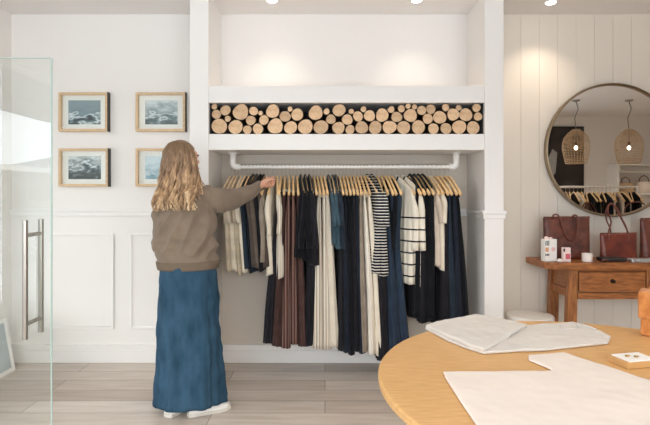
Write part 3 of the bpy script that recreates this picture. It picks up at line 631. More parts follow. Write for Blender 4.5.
# right hand: palm then four curled fingers and a thumb on the hanger
fw = (WR-EL).normalized(); fx = Vector((.62, .72, .12)).normalized(); up_ = Vector((0, 0, 1)); side = fx.cross(up_).normalized()
PC = WR+fx*.045+Vector((0, 0, .012))
b_.tube([WR, WR+fx*.030+up_*.006, WR+fx*.062+up_*.013, WR+fx*.078+up_*.013], [.026, .034, .037, .033], 14, flat=.50, up=tuple(side))
kn = WR+fx*.074+up_*.014
for i, (l, r_) in enumerate(((.046, .0088), (.050, .0092), (.046, .0088), (.036, .0078))):
    o_ = up_*(.028-.0185*i)
    k0 = kn+o_-fx*.012; k1 = kn+o_+fx*l*.55-side*.004; k2 = k1+fx*.012+side*(-.0) + side*.020; k3 = k2-fx*.020+side*.014; 
    b_.tube([k0-fx*.02, k0, k1, k2, k3], [r_*1.1, r_*1.15, r_*1.05, r_, r_*.85], 10)
th0 = WR+fx*.028+up_*.022+side*.012
b_.tube([th0, th0+fx*.026+up_*.012+side*.018, th0+fx*.052+up_*.010+side*.026, th0+fx*.070+up_*.002+side*.024], [.014, .012, .0105, .0088], 10)
# left hand
h0 = Vector((-.985, 3.36, .93)); d0 = Vector((.45, .35, -.55)).normalized(); sd = d0.cross(up_).normalized()
b_.tube([h0, h0+d0*.05, h0+d0*.09], [.024, .034, .036], 12, flat=.5, up=(0, 1, .2))
for i, l in enumerate((.06, .07, .065, .05)):
    q = h0+d0*.085+sd*(.024-.016*i); b_.tube([q, q+d0*l*.5, q+d0*l+Vector((0, -.012, 0))], [.0085, .008, .0068], 8)
q = h0+d0*.03-sd*.024; b_.tube([q, q-sd*.022+d0*.03, q-sd*.026+d0*.055], [.012, .01, .0085], 8)
b_.build('body', M['skin'], t, remesh=.0055, smooth_it=2)
# eyes and brows and lips
for s in (-1, 1):
    MB().ell((s*.031, .082, .004), (.012, .007, .0075), HR).build('eye', M['card'], t, smooth=True)
    MB().tube([hp_(s*.016, .092, .028), hp_(s*.032, .088, .031), hp_(s*.048, .076, .025)], .0032, 6).build('eyebrow', M['taupe_b'] if 'taupe_b' in M else M['bark'], t, smooth=True)
MB().tube([hp_(-.02, .088, -.055), hp_(0, .0955, -.054), hp_(.02, .088, -.055)], [.003, .0055, .003], 8).build('lips', mat('lips', (204, 138, 120), .5), t, smooth=True)
# jumper
def wr(p):
    k = min(1, max(.0, (p.z-.955)/.06)) if p.x < -.66 else 1
    dd, ee = -.45*p.x*-1-.89*p.z, .89*p.x-.45*p.z
    f = .006*noise.noise(p*8)+.0045*(1-4*abs(noise.noise(Vector((ee*13, dd*3.2, p.y*4)))))+.003*(1-4*abs(noise.noise(Vector((p.x*6, p.y*6, p.z*22)))))*min(1, max(0, (1.16-p.z)*5))
    f *= k*(3 if p.x < -.66 else 1.5)
    # folds hanging under the raised arm and along the back
    a = p-Vector((-.745, 3.245, 1.345)); ss = a.dot(Vector((.45, 0, -.9)))
    if p.z < 1.36 and p.x < -.70: f += .005*k*sin(38*(p.x*.7+p.z*.62)+2*noise.noise(p*4))*min(1, max(0, (1.38-p.z)*6))
    if p.x > -.72: f += .006*sin(60*(p.x*.8-p.z*.3)+3*noise.noise(p*5))
    if p.x < -1.02: f += .003*sin(50*p.z+3*noise.noise(p*6))
    return f
g = MB()
g.tube([(-.89, 3.2, 1.435), (-.888, 3.2, 1.41), (-.888, 3.2, 1.375), (-.886, 3.2, 1.31), (-.885, 3.2, 1.20), (-.880, 3.2, 1.08), (-.874, 3.2, .98), (-.870, 3.2, .93), (-.869, 3.2, .905)], [.062, .085, .135, .172, .180, .186, .194, .192, .172], 32, flat=[.9, .75, .62, .62, .66, .68, .68, .68, .70], up=(0, 1, 0))
g.tube([SL+Vector((.09, .01, .03)), SL+Vector((.01, 0, -.005)), (-1.018, 3.175, 1.24), (-1.036, 3.16, 1.12), (-1.032, 3.185, 1.06), (-1.015, 3.26, 1.0), (-.995, 3.33, .955)], [.055, .068, .064, .060, .058, .052, .040], 20)
g.tube([SRr+Vector((-.10, -.01, .02)), SRr+Vector((0, 0, -.010)), (-.675, 3.33, 1.325), (-.600, 3.42, 1.335), (-.53, 3.52, 1.382), (-.462, 3.615, 1.424)], [.070, .078, .070, .060, .047, .033], 22)
g.build('jumper', M['sweater'], t, remesh=.007, smooth_it=3, disp=wr)
# ribbed hem, cuff and neckband
def band(c0, c1, r0, r1, fl, name, up=(0, 1, 0), n=96, dep=.0022, ribs=48):
    vs = []; g = MB(); c0 = Vector(c0); c1 = Vector(c1); ax = (c1-c0).normalized(); u = Vector(up); u = (u-ax*u.dot(ax)).normalized(); v = ax.cross(u)
    rows_ = 5
    for i in range(rows_+1):
        s = i/rows_; c = c0.lerp(c1, s); r = (r0+(r1-r0)*s)*(1+(.012 if 0 < i < rows_ else 0))
        for k_ in range(n):
            a = 2*pi*k_/n; q = r+dep*sin(ribs*a); vs.append(c+u*cos(a)*q*fl+v*sin(a)*q)
    fs = [(i*n+k_, i*n+(k_+1) % n, (i+1)*n+(k_+1) % n, (i+1)*n+k_) for i in range(rows_) for k_ in range(n)]
    fs += [tuple(range(n-1, -1, -1)), tuple(rows_*n+k_ for k_ in range(n))]
    return g.add(vs, fs).build(name, M['rib'], t, smooth=True)
band((-.869, 3.2, .945), (-.868, 3.2, .893), .199, .190, .69, 'jumper_hem', n=192, ribs=80, dep=.0014)
band((-.478, 3.592, 1.415), (-.446, 3.638, 1.434), .035, .031, 1, 'jumper_cuff')
# skirt
g = MB(); n = 160; rows_ = 40; vs = []
for i in range(rows_+1):
    s = i/rows_; z = .925+(.050-.925)*s
    cx_ = -.868+.013*s; a = .175+.045*s-.004*sin(pi*s); bb = .125+.055*s
    for k_ in range(n):
        an = 2*pi*k_/n
        f = s**1.3*(.008*sin(7*an+1.3+.7*s)+.005*sin(13*an+2*s))+.0035*noise.noise((cos(an)*3, sin(an)*3, z*6))*1.5
        # wrap edge fold on her right side, near the viewer
        f += .010*math.exp(-((an-5.52)/.05)**2)*s
        f -= .016*math.exp(-((an-5.70)/.12)**2)*s
        dr = 1+f/.2
        vs.append((cx_+a*dr*cos(an), 3.2+bb*dr*sin(an), z+.010*sin(an*1.0+2.6)*s))
fs = [(i*n+k_, i*n+(k_+1) % n, (i+1)*n+(k_+1) % n, (i+1)*n+k_) for i in range(rows_) for k_ in range(n)]
g.add(vs, fs+[tuple(range(n-1, -1, -1))])
def cr_(p): return .009*noise.noise(Vector((p.x*13, p.y*13, p.z*4)))+.006*(1-3*abs(noise.noise(Vector((p.x*9+p.z*3, p.y*9, p.z*7)))))+.003*noise.noise(p*34)
sk = g.build('skirt', M['denim'], t, smooth=True, disp=cr_)
so = sk.modifiers.new('thick', 'SOLIDIFY'); so.thickness = .003
# sneakers
def shoe(x, y, ang, nm='sneaker'):
    T = Matrix.Translation((x, y, 0)) @ Matrix.Rotation(R(ang), 4, 'Z')     # toe towards +x
    prof = [(-.04, .028, .058), (0.0, .037, .066), (.05, .036, .064), (.10, .040, .056), (.15, .046, .046), (.19, .042, .036), (.222, .022, .026)]
    g = MB(); n = 20; vs = []; 
    for px_, hw, h in prof:
        for k_ in range(n):
            a = 2*pi*k_/n; zz = .018+max(0, sin(a))*(h)+(min(0, sin(a))*.004); vs.append((px_, hw*cos(a), zz))
    fs = [(i*n+k_, i*n+(k_+1) % n, (i+1)*n+(k_+1) % n, (i+1)*n+k_) for i in range(len(prof)-1) for k_ in range(n)]+[tuple(range(n)), tuple((len(prof)-1)*n+k_ for k_ in range(n))]
    o = g.add(vs, fs, T).build(nm, M['shoe'], t, smooth=True)
    pl = [(px_, hw+.004) for px_, hw, h in prof]; poly = [(-.048, 0)]+[(a, -b2) for a, b2 in pl]+[(.232, 0)]+[(a, b2) for a, b2 in pl[::-1]]
    MB().prism(poly, 0.001, .022, T).build('sole', M['sole'], o, bev=.004)
shoe(-.945, 3.115, 66); shoe(-.805, 3.115, 27)
# hair: skull cap plus wavy locks
m = bpy.data.materials.new('wavy_hair'); m.use_nodes = True; nn = m.node_tree; L = nn.links; bb = nn.nodes['Principled BSDF']; bb.inputs['Roughness'].default_value = .42; bb.inputs['Specular IOR Level'].default_value = .35
tcn = nn.nodes.new('ShaderNodeTexCoord'); sp = nn.nodes.new('ShaderNodeSeparateXYZ'); L.new(tcn.outputs['Object'], sp.inputs[0])
zz = nn.nodes.new('ShaderNodeTexNoise'); zz.inputs['Scale'].default_value = 26; zz.inputs['Detail'].default_value = 3; mpn = nn.nodes.new('ShaderNodeMapping'); mpn.inputs['Scale'].default_value = (1.6, 1.6, .35); L.new(tcn.outputs['Object'], mpn.inputs['Vector']); L.new(mpn.outputs['Vector'], zz.inputs['Vector'])
ma = nn.nodes.new('ShaderNodeMath'); ma.operation = 'MULTIPLY_ADD'; ma.inputs[1].default_value = -1.9; ma.inputs[2].default_value = 2.92; L.new(sp.outputs['Z'], ma.inputs[0])
mb_ = nn.nodes.new('ShaderNodeMath'); mb_.operation = 'MULTIPLY_ADD'; mb_.inputs[1].default_value = 1.9; L.new(zz.outputs['Fac'], mb_.inputs[0]); 
ms = nn.nodes.new('ShaderNodeMath'); ms.operation = 'ADD'; ms.inputs[1].default_value = -.93; L.new(ma.outputs[0], mb_.inputs[2]); L.new(mb_.outputs[0], ms.inputs[0])
rp = nn.nodes.new('ShaderNodeValToRGB'); e = rp.color_ramp.elements; e[0].position = 0; e[0].color = srgb(124, 98, 74); e[1].position = .78; e[1].color = srgb(240, 216, 180); k1 = e.new(.42); k1.color = srgb(188, 154, 118)
L.new(ms.outputs[0], rp.inputs['Fac']); L.new(rp.outputs['Color'], bb.inputs['Base Color']); M['hair'] = m
g = MB()
rnd = random.Random(5)
def scalp(phi, th, k=1.0):      # phi round the head (0 = face), th from the crown
    x = .080*sin(th)*sin(phi); y = -.014+.097*sin(th)*cos(phi); z = .018+.105*cos(th); return HR @ Vector((x*k, y*k, z*k+(.0)))
# cap
n = 36; vs = []; mm_ = 14
for i in range(mm_+1):
    for k_ in range(n):
        ph = 2*pi*k_/n; face = max(0, cos(ph)); thmax = 2.15-1.15*face**.6; vs.append(scalp(ph, thmax*i/mm_*.999+.0001))
fs = [(i*n+k_, i*n+(k_+1) % n, (i+1)*n+(k_+1) % n, (i+1)*n+k_) for i in range(mm_) for k_ in range(n)]
g.add(vs, fs)
for i in range(250):
    ph = rnd.uniform(R(52), R(308)); lay = rnd.random()
    outw = 1.0+.16*lay
    d = (HR.to_3x3() @ Vector((sin(ph), cos(ph), 0))).normalized()
    pts = [scalp(ph*.9+.1*pi, .18+rnd.random()*.25, 1.01), scalp(ph, .8, 1.03+.07*lay), scalp(ph, 1.35, 1.04+.12*lay)]
    ln = rnd.uniform(.27, .37) if cos(ph) < .35 else rnd.uniform(.20, .30)
    p0 = pts[-1]; n2 = 13; w0 = rnd.uniform(0, 6.3); wl = rnd.uniform(.11, .16); tgt = Vector((-.895, 3.11, 0))
    back = Vector((0, -1, 0))
    tang = d.cross(up_)
    for k_ in range(1, n2+1):
        s = k_/n2; zz_ = p0.z-ln*s
        base = Vector((p0.x, p0.y, 0))
        # fall over the back: x spreads, y goes towards the viewer side of the jumper
        tx = (p0.x-HC.x)*(1.0+.55*s)-.022*s; ty = (p0.y-HC.y)*(1-.25*s)
        X_ = HC.x+tx+.055*s*s+.008; Y_ = HC.y+ty
        if zz_ < 1.42:
            lim = 3.2-.125-.02*lay if X_ < -.74 else 3.14
            bl = min(1, (1.42-zz_)/.08); Y_ = Y_*(1-bl)+min(Y_, lim)*bl if abs(X_+.89) < .17 else Y_
        if d.dot(Vector((.9, -.1, 0))) > .55: X_ -= .02*s
        amp_ = .004+.012*s
        q = Vector((X_, Y_, zz_))+tang*amp_*sin(2*pi*ln*s/wl+w0)+d*amp_*.8*cos(2*pi*ln*s/wl+w0)
        pts.append(q)
    # smooth path subdivision (Catmull-Rom)
    pp_ = []
    for a in range(len(pts)-1):
        P0 = pts[max(a-1, 0)]; P1 = pts[a]; P2 = pts[a+1]; P3 = pts[min(a+2, len(pts)-1)]
        for u in (0, .5): pp_.append(.5*((2*P1)+(P2-P0)*u+(2*P0-5*P1+4*P2-P3)*u*u+(-P0+3*P1-3*P2+P3)*u*u*u))
    pp_.append(pts[-1]); nn_ = len(pp_); r0 = rnd.uniform(.006, .0105)
    g.tube(pp_, [r0*(.5+.6*min(1, k_/5))*(1-.75*max(0, (k_/nn_-.6)/.4)) for k_ in range(nn_)], 6, flat=.55)
g.build('hair', M['hair'], t, smooth=True)

# ------------------------------------------------------------ round table and what lies on it
TX, TY, TR, TZ = .97, 1.66, .79, .75
t = thing('round_table', 'large round oak table in the right foreground', 'table', (TX, TY, 0))
MB().lathe([(TR-.03, TZ-.034), (TR-.008, TZ-.032), (TR, TZ-.024), (TR, TZ-.006), (TR-.005, TZ-.001), (TR-.012, TZ)], 128, Matrix.Translation((TX, TY, 0))).build('table_top', M['oak'], t, smooth=False)
MB().lathe([(.60, TZ-.09), (.60, TZ-.034)], 64, Matrix.Translation((TX, TY, 0))).build('apron', M['oak_edge'], t)
for k_ in range(4):
    a = pi/4+k_*pi/2; p0 = Vector((TX+.50*cos(a), TY+.50*sin(a), TZ-.09)); p1 = Vector((TX+.60*cos(a), TY+.60*sin(a), 0))
    MB().tube([p0, p1], [.034, .022], 16).build('leg', M['oak_edge'], t)
def W_(px, py, z=TZ):
    d = F*(EYE-z)/(py-HZ); return ((px-CX)/F*d, d)
def cloth(poly, z0, th, name, m, parent, seed=0, vox=.005, amp=.0016, hump=None):
    def dsp(p): return amp*noise.noise(Vector((p.x*9+seed, p.y*9, 0)))+amp*.6*noise.noise(Vector((p.x*25+seed, p.y*25, 0)))
    g = MB().prism(poly, z0, z0+th)
    o = g.build(name, m, parent, remesh=vox, smooth_it=4)
    for v in o.data.vertices:
        if v.co.z > th*.4: v.co.z += max(-th*.2, 2.2*dsp(v.co)) + (hump(v.co) if hump else 0)
    return o
t = thing('folded_trousers', 'folded pale grey linen trousers at back of the round table', 'trousers', (*W_(510, 340), TZ))
low = [W_(*q) for q in ((425, 330), (440, 325), (475, 318.5), (524, 327), (572, 324.5), (584, 326.5), (592, 329.5), (600, 333), (611, 339), (608, 345), (575, 348.5), (542, 352), (520, 352.5), (483, 355), (470, 351), (447, 342))]
cloth(low, TZ+.0012, .011, 'lower_layer', M['linen_grey'], t, 1, vox=.004)
top_ = [W_(*q) for q in ((426, 328), (436, 324.5), (475, 317.5), (500, 321), (527, 327.5), (513, 336), (484, 353), (470, 348.5), (447, 339))]
cloth([(a*.985, b2*.985) for a, b2 in top_], TZ+.0115, .015, 'folded_layer', M['linen_grey'], t, 5, vox=.004)
def ridge(pts, z, r, name, m, parent): return MB().tube([(*W_(a, b2), z) for a, b2 in pts], r, 8, flat=.8).build(name, m, parent, smooth=True)
ridge(((427, 329.5), (446, 338.5), (468, 348), (483, 353.5)), TZ+.017, .0075, 'rolled_edge', M['linen_grey'], t)
ridge(((487, 352), (502, 342), (516, 334)), TZ+.022, .004, 'rolled_edge', M['linen_grey'], t)
ridge(((572, 325.5), (580, 330), (588, 329.5), (596, 333)), TZ+.016, .004, 'waistband_fold', M['linen_grey'], t)
ridge(((560, 329), (568, 332.5), (578, 331)), TZ+.0145, .003, 'waistband_fold', M['linen_grey'], t)
t = thing('cotton_garment', 'cream cotton garment lying flat across front of the round table', 'garment', (.8, 1.5, TZ))
cp = [(.400, 1.725), (.60, 1.728), (.782, 1.735), (.765, 1.79), (.742, 1.842), (.765, 1.90), (.84, 1.918), (.917, 1.936), (.985, 1.80), (1.06, 1.646), (1.18, 1.40), (1.30, 1.12), (1.28, 1.05), (.80, 1.03), (.42, 1.04), (.40, 1.2), (.393, 1.337), (.392, 1.55)]
cloth(cp, TZ+.0012, .008, 'cloth_panel', M['linen_cream'], t, 9, vox=.006, amp=.0007)
# ring box
t = thing('jewellery_box', 'small kraft box with white card and gold earrings on round table', 'box', (1.10, 1.81, TZ))
T = Matrix.Translation((1.112, 1.818, TZ+.001)) @ Matrix.Rotation(R(12), 4, 'Z')
MB().box(-.065, .065, -.045, .045, 0, .022, T).build('box_base', M['kraft'], t, bev=.002)
cd = MB().box(-.055, .06, -.042, .042, .0222, .026, T).build('card', M['card'], t, bev=.001)
for ex, ey in ((-.018, .004), (.008, -.008)):
    MB().tube([T @ Vector((ex+.009*cos(a*pi/6), ey+.009*sin(a*pi/6), .0283)) for a in range(9)], .0018, 6).build('earring', M['gold'], t, smooth=True)
# tan suede bag
t = thing('suede_bag', 'tan suede flap bag standing on back right of the round table', 'bag', (1.47, 2.12, TZ))
T = Matrix.Translation((1.479, 2.150, TZ+.001)) @ Matrix.Rotation(R(-38), 4, 'Z')
MB().box(-.11, .11, -.045, .045, 0, .15, T).build('bag_body', M['suede'], t, remesh=.006, smooth_it=8)
MB().box(-.118, .118, -.058, -.040, .075, .175, T).box(-.118, .118, -.058, .050, .155, .195, T).build('flap', M['suede'], t, remesh=.006, smooth_it=7)
MB().tube([T @ Vector((-.10, 0, .17)), T @ Vector((-.08, .045, .195)), T @ Vector((0, .055, .205)), T @ Vector((.08, .045, .195)), T @ Vector((.10, 0, .17))], .006, 8, flat=2).build('strap', M['suede'], t, smooth=True)

# ------------------------------------------------------------ console table
CX0, CX1, CY0, CY1, CZ = 1.62, 3.15, 3.67, 4.07, .862
t = thing('console_table', 'antique pine console table with drawers under the round mirror', 'console table', ((CX0+CX1)/2, (CY0+CY1)/2, 0))
MB().prism([(CX0-.0, CY1), (CX0-.0, CY0+.06), (CX0+.05, CY0), (CX1-.05, CY0), (CX1, CY0+.06), (CX1, CY1)], CZ-.048, CZ).build('table_top', M['pine'], t, bev=.006)
AB = .595; ax0, ax1, ay0, ay1 = CX0+.165, CX1-.165, CY0+.02, CY1-.03
for lx, sx in ((ax0, 1), (ax1-.07, -1)):
    for ly, sy in ((ay0, 1), (ay1-.06, -1)):
        vs = []; 
        for z_, o_ in ((0, -.018), (CZ-.049, 0)):
            for a, b2 in ((0, 0), (.07, 0), (.07, .06), (0, .06)): vs.append((lx+a+o_*sx, ly+b2+o_*0, z_))
        MB().add(vs, [(3, 2, 1, 0), (4, 5, 6, 7), (0, 1, 5, 4), (1, 2, 6, 5), (2, 3, 7, 6), (3, 0, 4, 7)]).build('leg', M['pinev'], t, bev=.004)
MB().box(ax0+.012, ax0+.03, ay0+.061, ay1-.061, .67, CZ-.050).build('side_panel', M['pine'], t)
MB().box(ax0+.008, ax0+.05, ay0+.061, ay1-.061, AB+.01, .665).build('side_rail', M['pine'], t, bev=.003)
MB().box(ax1-.03, ax1-.012, ay0+.061, ay1-.061, AB+.02, CZ-.050).build('side_panel', M['pine'], t)
MB().box(ax0+.071, ax1-.071, ay0+.008, ay0+.04, AB, AB+.045).build('lower_rail', M['pine'], t, bev=.003)
MB().box(ax0+.071, ax1-.071, ay1-.03, ay1-.01, AB, CZ-.050).build('back_panel', M['pine'], t)
ndr = 2; dw = (ax1-ax0-.14-.05*(ndr-1))/ndr
for i in range(ndr):
    d0_ = ax0+.07+i*(dw+.05)
    MB().box(d0_, d0_+dw, ay0+.010, ay0+.04, CZ-.062, CZ-.049).build('upper_rail', M['pine'], t)
    dr = MB().box(d0_+.008, d0_+dw-.008, ay0+.006, ay0+.030, AB+.052, CZ-.068).build('drawer', M['pine'], t, bev=.004)
    kx_ = d0_+dw/2-.0; kz = (AB+CZ)/2+.0
    MB().lathe([(.016, 0), (.016, .003), (.006, .006), (.006, .014), (.011, .018), (.012, .024), (.006, .028)], 16, Matrix.Translation((kx_, ay0+.005, kz)) @ Matrix.Rotation(pi/2, 4, 'X')).build('knob', M['iron'], dr, smooth=True)
    if i < ndr-1: MB().box(d0_+dw, d0_+dw+.05, ay0+.006, ay0+.04, AB+.046, CZ-.050).build('centre_post', M['pinev'], t, bev=.003)
# totes
def tote(x0, x1, y, h, label, m, thick, handles, z=CZ, slump=0):
    t = thing('leather_tote', label, 'bag', ((x0+x1)/2, y, z), 'brown leather bags on the console')
    hw = (x1-x0)/2; cx_ = (x0+x1)/2; g = MB(); n = 48; rows_ = 14; vs = []
    for i in range(rows_+1):
        s = i/rows_; bt = thick*(1-.75*s)
        for k_, (u, v, nu, nv) in enumerate(stadium(hw*(1-.02*sin(s*pi))*(.985+.015*s), bt, n)):
            w_ = .004*noise.noise((u*14, v*20, s*5+x0))
            vs.append((cx_+u, y+v+w_, z+.001+h*s+(.006*sin(u*9)*s)))
    fs = [(i*n+k_, i*n+(k_+1) % n, (i+1)*n+(k_+1) % n, (i+1)*n+k_) for i in range(rows_) for k_ in range(n)]+[tuple(range(n-1, -1, -1)), tuple(rows_*n+k_ for k_ in range(n))]
    bd = g.add(vs, fs).build('bag_body', m, t, smooth=True)
    MB().tube([(x0+.004, y-.004, z+h), (cx_, y-.006, z+h+.002), (x1-.004, y-.004, z+h)], .005, 8).build('top_seam', M['strap'], t, smooth=True)
    for pts in handles:
        pts = [Vector(p) for p in pts]; pp_ = []
        for a in range(len(pts)-1):
            P0 = pts[max(a-1, 0)]; P1 = pts[a]; P2 = pts[a+1]; P3 = pts[min(a+2, len(pts)-1)]
            for k_ in range(5):
                u = k_/5; pp_.append(.5*((2*P1)+(P2-P0)*u+(2*P0-5*P1+4*P2-P3)*u*u+(-P0+3*P1-3*P2+P3)*u*u*u))
        pp_.append(pts[-1]); MB().tube(pp_, .006, 8).build('handle', M['strap'], t, smooth=True)
    return t
def hpx(pts): return [P(a, b2, d) for a, b2, d in pts]
tote(1.700, 2.065, 3.93, .325, 'large dark brown leather tote with drooping handle, left of the bags', M['leather'], .04,
     [hpx([(554, 219, 3.925), (553, 215.5, 3.91), (557, 214.5, 3.90), (560.5, 219, 3.89), (563, 228, 3.885), (567, 238, 3.88), (572, 240.5, 3.88), (576.5, 236, 3.88), (578, 226, 3.885), (577.5, 218, 3.89), (575.5, 215, 3.90), (573, 216, 3.91), (572.5, 219, 3.925)])])
tote(2.115, 2.400, 3.88, .203, 'smaller reddish brown handbag with tall upright handles below the mirror', M['leather2'], .034,
     [hpx([(609, 241, 3.865), (608.5, 232, 3.87), (611, 222, 3.87), (608, 212, 3.87), (609, 205, 3.88), (612.5, 204, 3.88), (617, 211, 3.88), (624, 224, 3.87), (628, 233, 3.87), (628.5, 241, 3.865)]),
      hpx([(611, 236, 3.90), (610, 228, 3.90), (606.5, 220, 3.90), (606, 211, 3.90), (610, 203.5, 3.90), (616, 207, 3.90), (621, 217, 3.90), (626, 227, 3.90), (628, 236, 3.90)])])
tote(2.455, 2.80, 3.93, .315, 'tall brown leather tote at right end, cut by photo edge', M['leather'], .04,
     [[(2.52, 3.895, CZ+.27), (2.53, 3.89, CZ+.40), (2.62, 3.90, CZ+.44), (2.70, 3.89, CZ+.40), (2.72, 3.895, CZ+.27)]])
# small things on the console
t = thing('gift_bag', 'small white patterned paper bag standing in front of the large tote', 'paper bag', (1.66, 3.80, CZ))
T = Matrix.Translation((1.688, 3.80, CZ+.001)) @ Matrix.Rotation(R(10), 4, 'Z')
MB().box(-.050, .050, -.025, .025, 0, .165, T).build('paper_body', M['card'], t, bev=.002)
for i, xx in enumerate((-.042, -.03, -.018)): MB().box(xx-.003, xx+.003, -.0262, -.0252, .118, .155, T).build('ink_mark', M['ink'], t)
for i, xx in enumerate((-.042, -.03, -.018)): MB().box(xx-.004, xx+.004, -.0262, -.0252, .042, .058, T).build('ink_mark', M['ink'], t)
MB().box(-.046, -.018, -.0262, -.0252, .072, .105, T).build('peach_mark', M['orange'], t)
MB().ell((.020, -.0258, .09), (.018, .001, .016), T).build('pink_mark', mat('pale_pink_print', (236, 196, 196), .6), t)
MB().ell((-.02, 0, .172), (.018, .014, .014), T).ell((.014, 0, .168), (.014, .012, .012), T).build('tissue', mat('pink_tissue', (246, 220, 214), .8), t, smooth=True)
t = thing('product_carton', 'small pink and white carton beside the white paper bag', 'carton', (1.80, 3.78, CZ))
T = Matrix.Translation((1.800, 3.765, CZ+.001)) @ Matrix.Rotation(R(-8), 4, 'Z')
MB().box(-.028, .028, -.018, .018, 0, .105, T).build('carton_box', mat('pale_pink_carton', (238, 216, 212), .6), t, bev=.0015)
MB().box(-.008, .024, -.019, -.0182, .02, .06, T).build('red_mark', mat('rose_print', (206, 92, 104), .6), t)
MB().box(-.024, -.012, -.019, -.0182, .075, .098, T).build('ink_mark', M['ink'], t)
tag(MB().lathe([(.014, 0), (.021, .004), (.022, .012), (.016, .022), (.006, .026)], 16, Matrix.Translation((1.740, 3.735, CZ+.001))).build('white_jar', M['pottery'], smooth=True), 'tiny white round jar between paper bag and pink carton', 'jar')
t = thing('candle_cup', 'short blush white candle cup on the console', 'candle', (1.95, 3.76, CZ))
T = Matrix.Translation((1.955, 3.76, CZ+.001))
MB().lathe([(.033, 0), (.036, .004), (.036, .062), (.032, .062), (.031, .050)], 28, T).build('cup', M['pottery'], t)
MB().lathe([(.03, .046), (.03, .051)], 24, T).build('wax', M['card'], t)
t = thing('leather_pouch', 'flat black leather pouch lying before the reddish handbag', 'pouch', (2.13, 3.78, CZ))
MB().box(2.06, 2.24, 3.735, 3.83, CZ+.001, CZ+.030).build('pouch_body', M['blackleather'], t, remesh=.005, smooth_it=8)
MB().tube([(2.04, 3.73, CZ+.006), (2.07, 3.725, CZ+.02), (2.1, 3.73, CZ+.006)], .005, 8).build('wrist_strap', M['strap'], t, smooth=True)
def rum(p): return .006*noise.noise(p*26)
tag(MB().box(2.27, 2.62, 3.725, 3.815, CZ+.001, CZ+.022).build('scarf', M['silver'], remesh=.005, smooth_it=5, disp=rum), 'crumpled silver grey scarf along the front edge of the console', 'scarf')
# stool
t = thing('round_stool', 'round white stool beside left legs of the console', 'stool', (1.51, 3.78, 0))
T = Matrix.Translation((1.525, 3.76, 0))
MB().lathe([(.12, .42), (.165, .425), (.172, .437), (.172, .457), (.166, .468), (.14, .472)], 40, T).build('seat', M['stool'], t)
for k_ in range(4):
    a = pi/4+k_*pi/2; MB().tube([(1.525+.10*cos(a), 3.76+.10*sin(a), .42), (1.525+.15*cos(a), 3.76+.15*sin(a), 0)], [.014, .011], 12).build('leg', M['stool'], t)

# ------------------------------------------------------------ mirror
MX, MZ, MR, MY = 2.315, 1.722, .537, 4.065
t = thing('round_mirror', 'large round wall mirror with thin dark bronze frame', 'mirror', (MX, YB, MZ))
T = Matrix.Translation((MX, MY, MZ)) @ Matrix.Rotation(pi/2, 4, 'X')
MB().lathe([(MR-.016, -.004), (MR-.016, 0)], 128, T).build('mirror_glass', M['mirror'], t)
g = MB(); n = 128; prof = [(MR-.016, -.03), (MR, -.03), (MR, .022), (MR-.007, .025), (MR-.016, .012)]; vs = []
for r_, z_ in prof:
    for k_ in range(n): vs.append(T @ Vector((r_*cos(2*pi*k_/n), r_*sin(2*pi*k_/n), z_)))
fs = [(i*n+k_, i*n+(k_+1) % n, ((i+1) % 5)*n+(k_+1) % n, ((i+1) % 5)*n+k_) for i in range(5) for k_ in range(n)]
g.add(vs, fs).build('mirror_frame', mat('bronze', (150, 132, 108), .35, .9), t)

# ------------------------------------------------------------ behind the viewer, seen in the mirror
def V(px, py, p): # world point seen at a pixel through the mirror, path length p
    return Vector(((px-CX)/F*p, 2*MY-p, EYE+(HZ-py)/F*p))
y2 = 2*MY-7.5; z2 = EYE+8/F*7.5
t = thing('garment_rack', 'white garment rack reflected in the round mirror', 'clothes rack', (4.1, y2, 0))
MB().tube([(3.46, y2, z2), (4.66, y2, z2)], .016, 12).build('rail', M['rail'], t)
for xx in (3.47, 4.65):
    MB().tube([(xx, y2, z2), (xx, y2, .03)], .014, 12).build('post', M['rail'], t); MB().box(xx-.02, xx+.02, y2-.25, y2+.25, 0, .03).build('foot', M['rail'], t, bev=.004)
mm = ['black', 'navy', 'black', 'cream', 'black2', 'taupe2', 'black', 'black', 'cream2', 'black', 'navy', 'cream', 'black', 'blush', 'black2', 'cream2', 'black', 'black']
cl = {'black': 'black', 'navy': 'navy', 'cream': 'cream', 'black2': 'soft black', 'taupe2': 'brown-grey', 'cream2': 'ivory', 'blush': 'blush beige'}
nm = len(mm)
for i, c in enumerate(mm):
    xx = 3.58+i*.060; side_ = 'left' if i < nm/2 else 'right'; o_ = ORD[i if i < nm/2 else nm-1-i]
    garment(0, 'top', C[c], .62+.1*(i % 3), .0, 8+14*sin(i*1.7), '%s top in the mirror, %s from the rack\'s %s end' % (cl[c], o_, side_), 'hanging_shirt', 'shirt', b0=.014, b1=.024, amp=.006, nf=14, seed=900+i, a0=.17, group='clothes on the reflected rack', dback=y2, zrail=z2, xover=xx, lite=True, hgroup='hangers on the reflected rack')
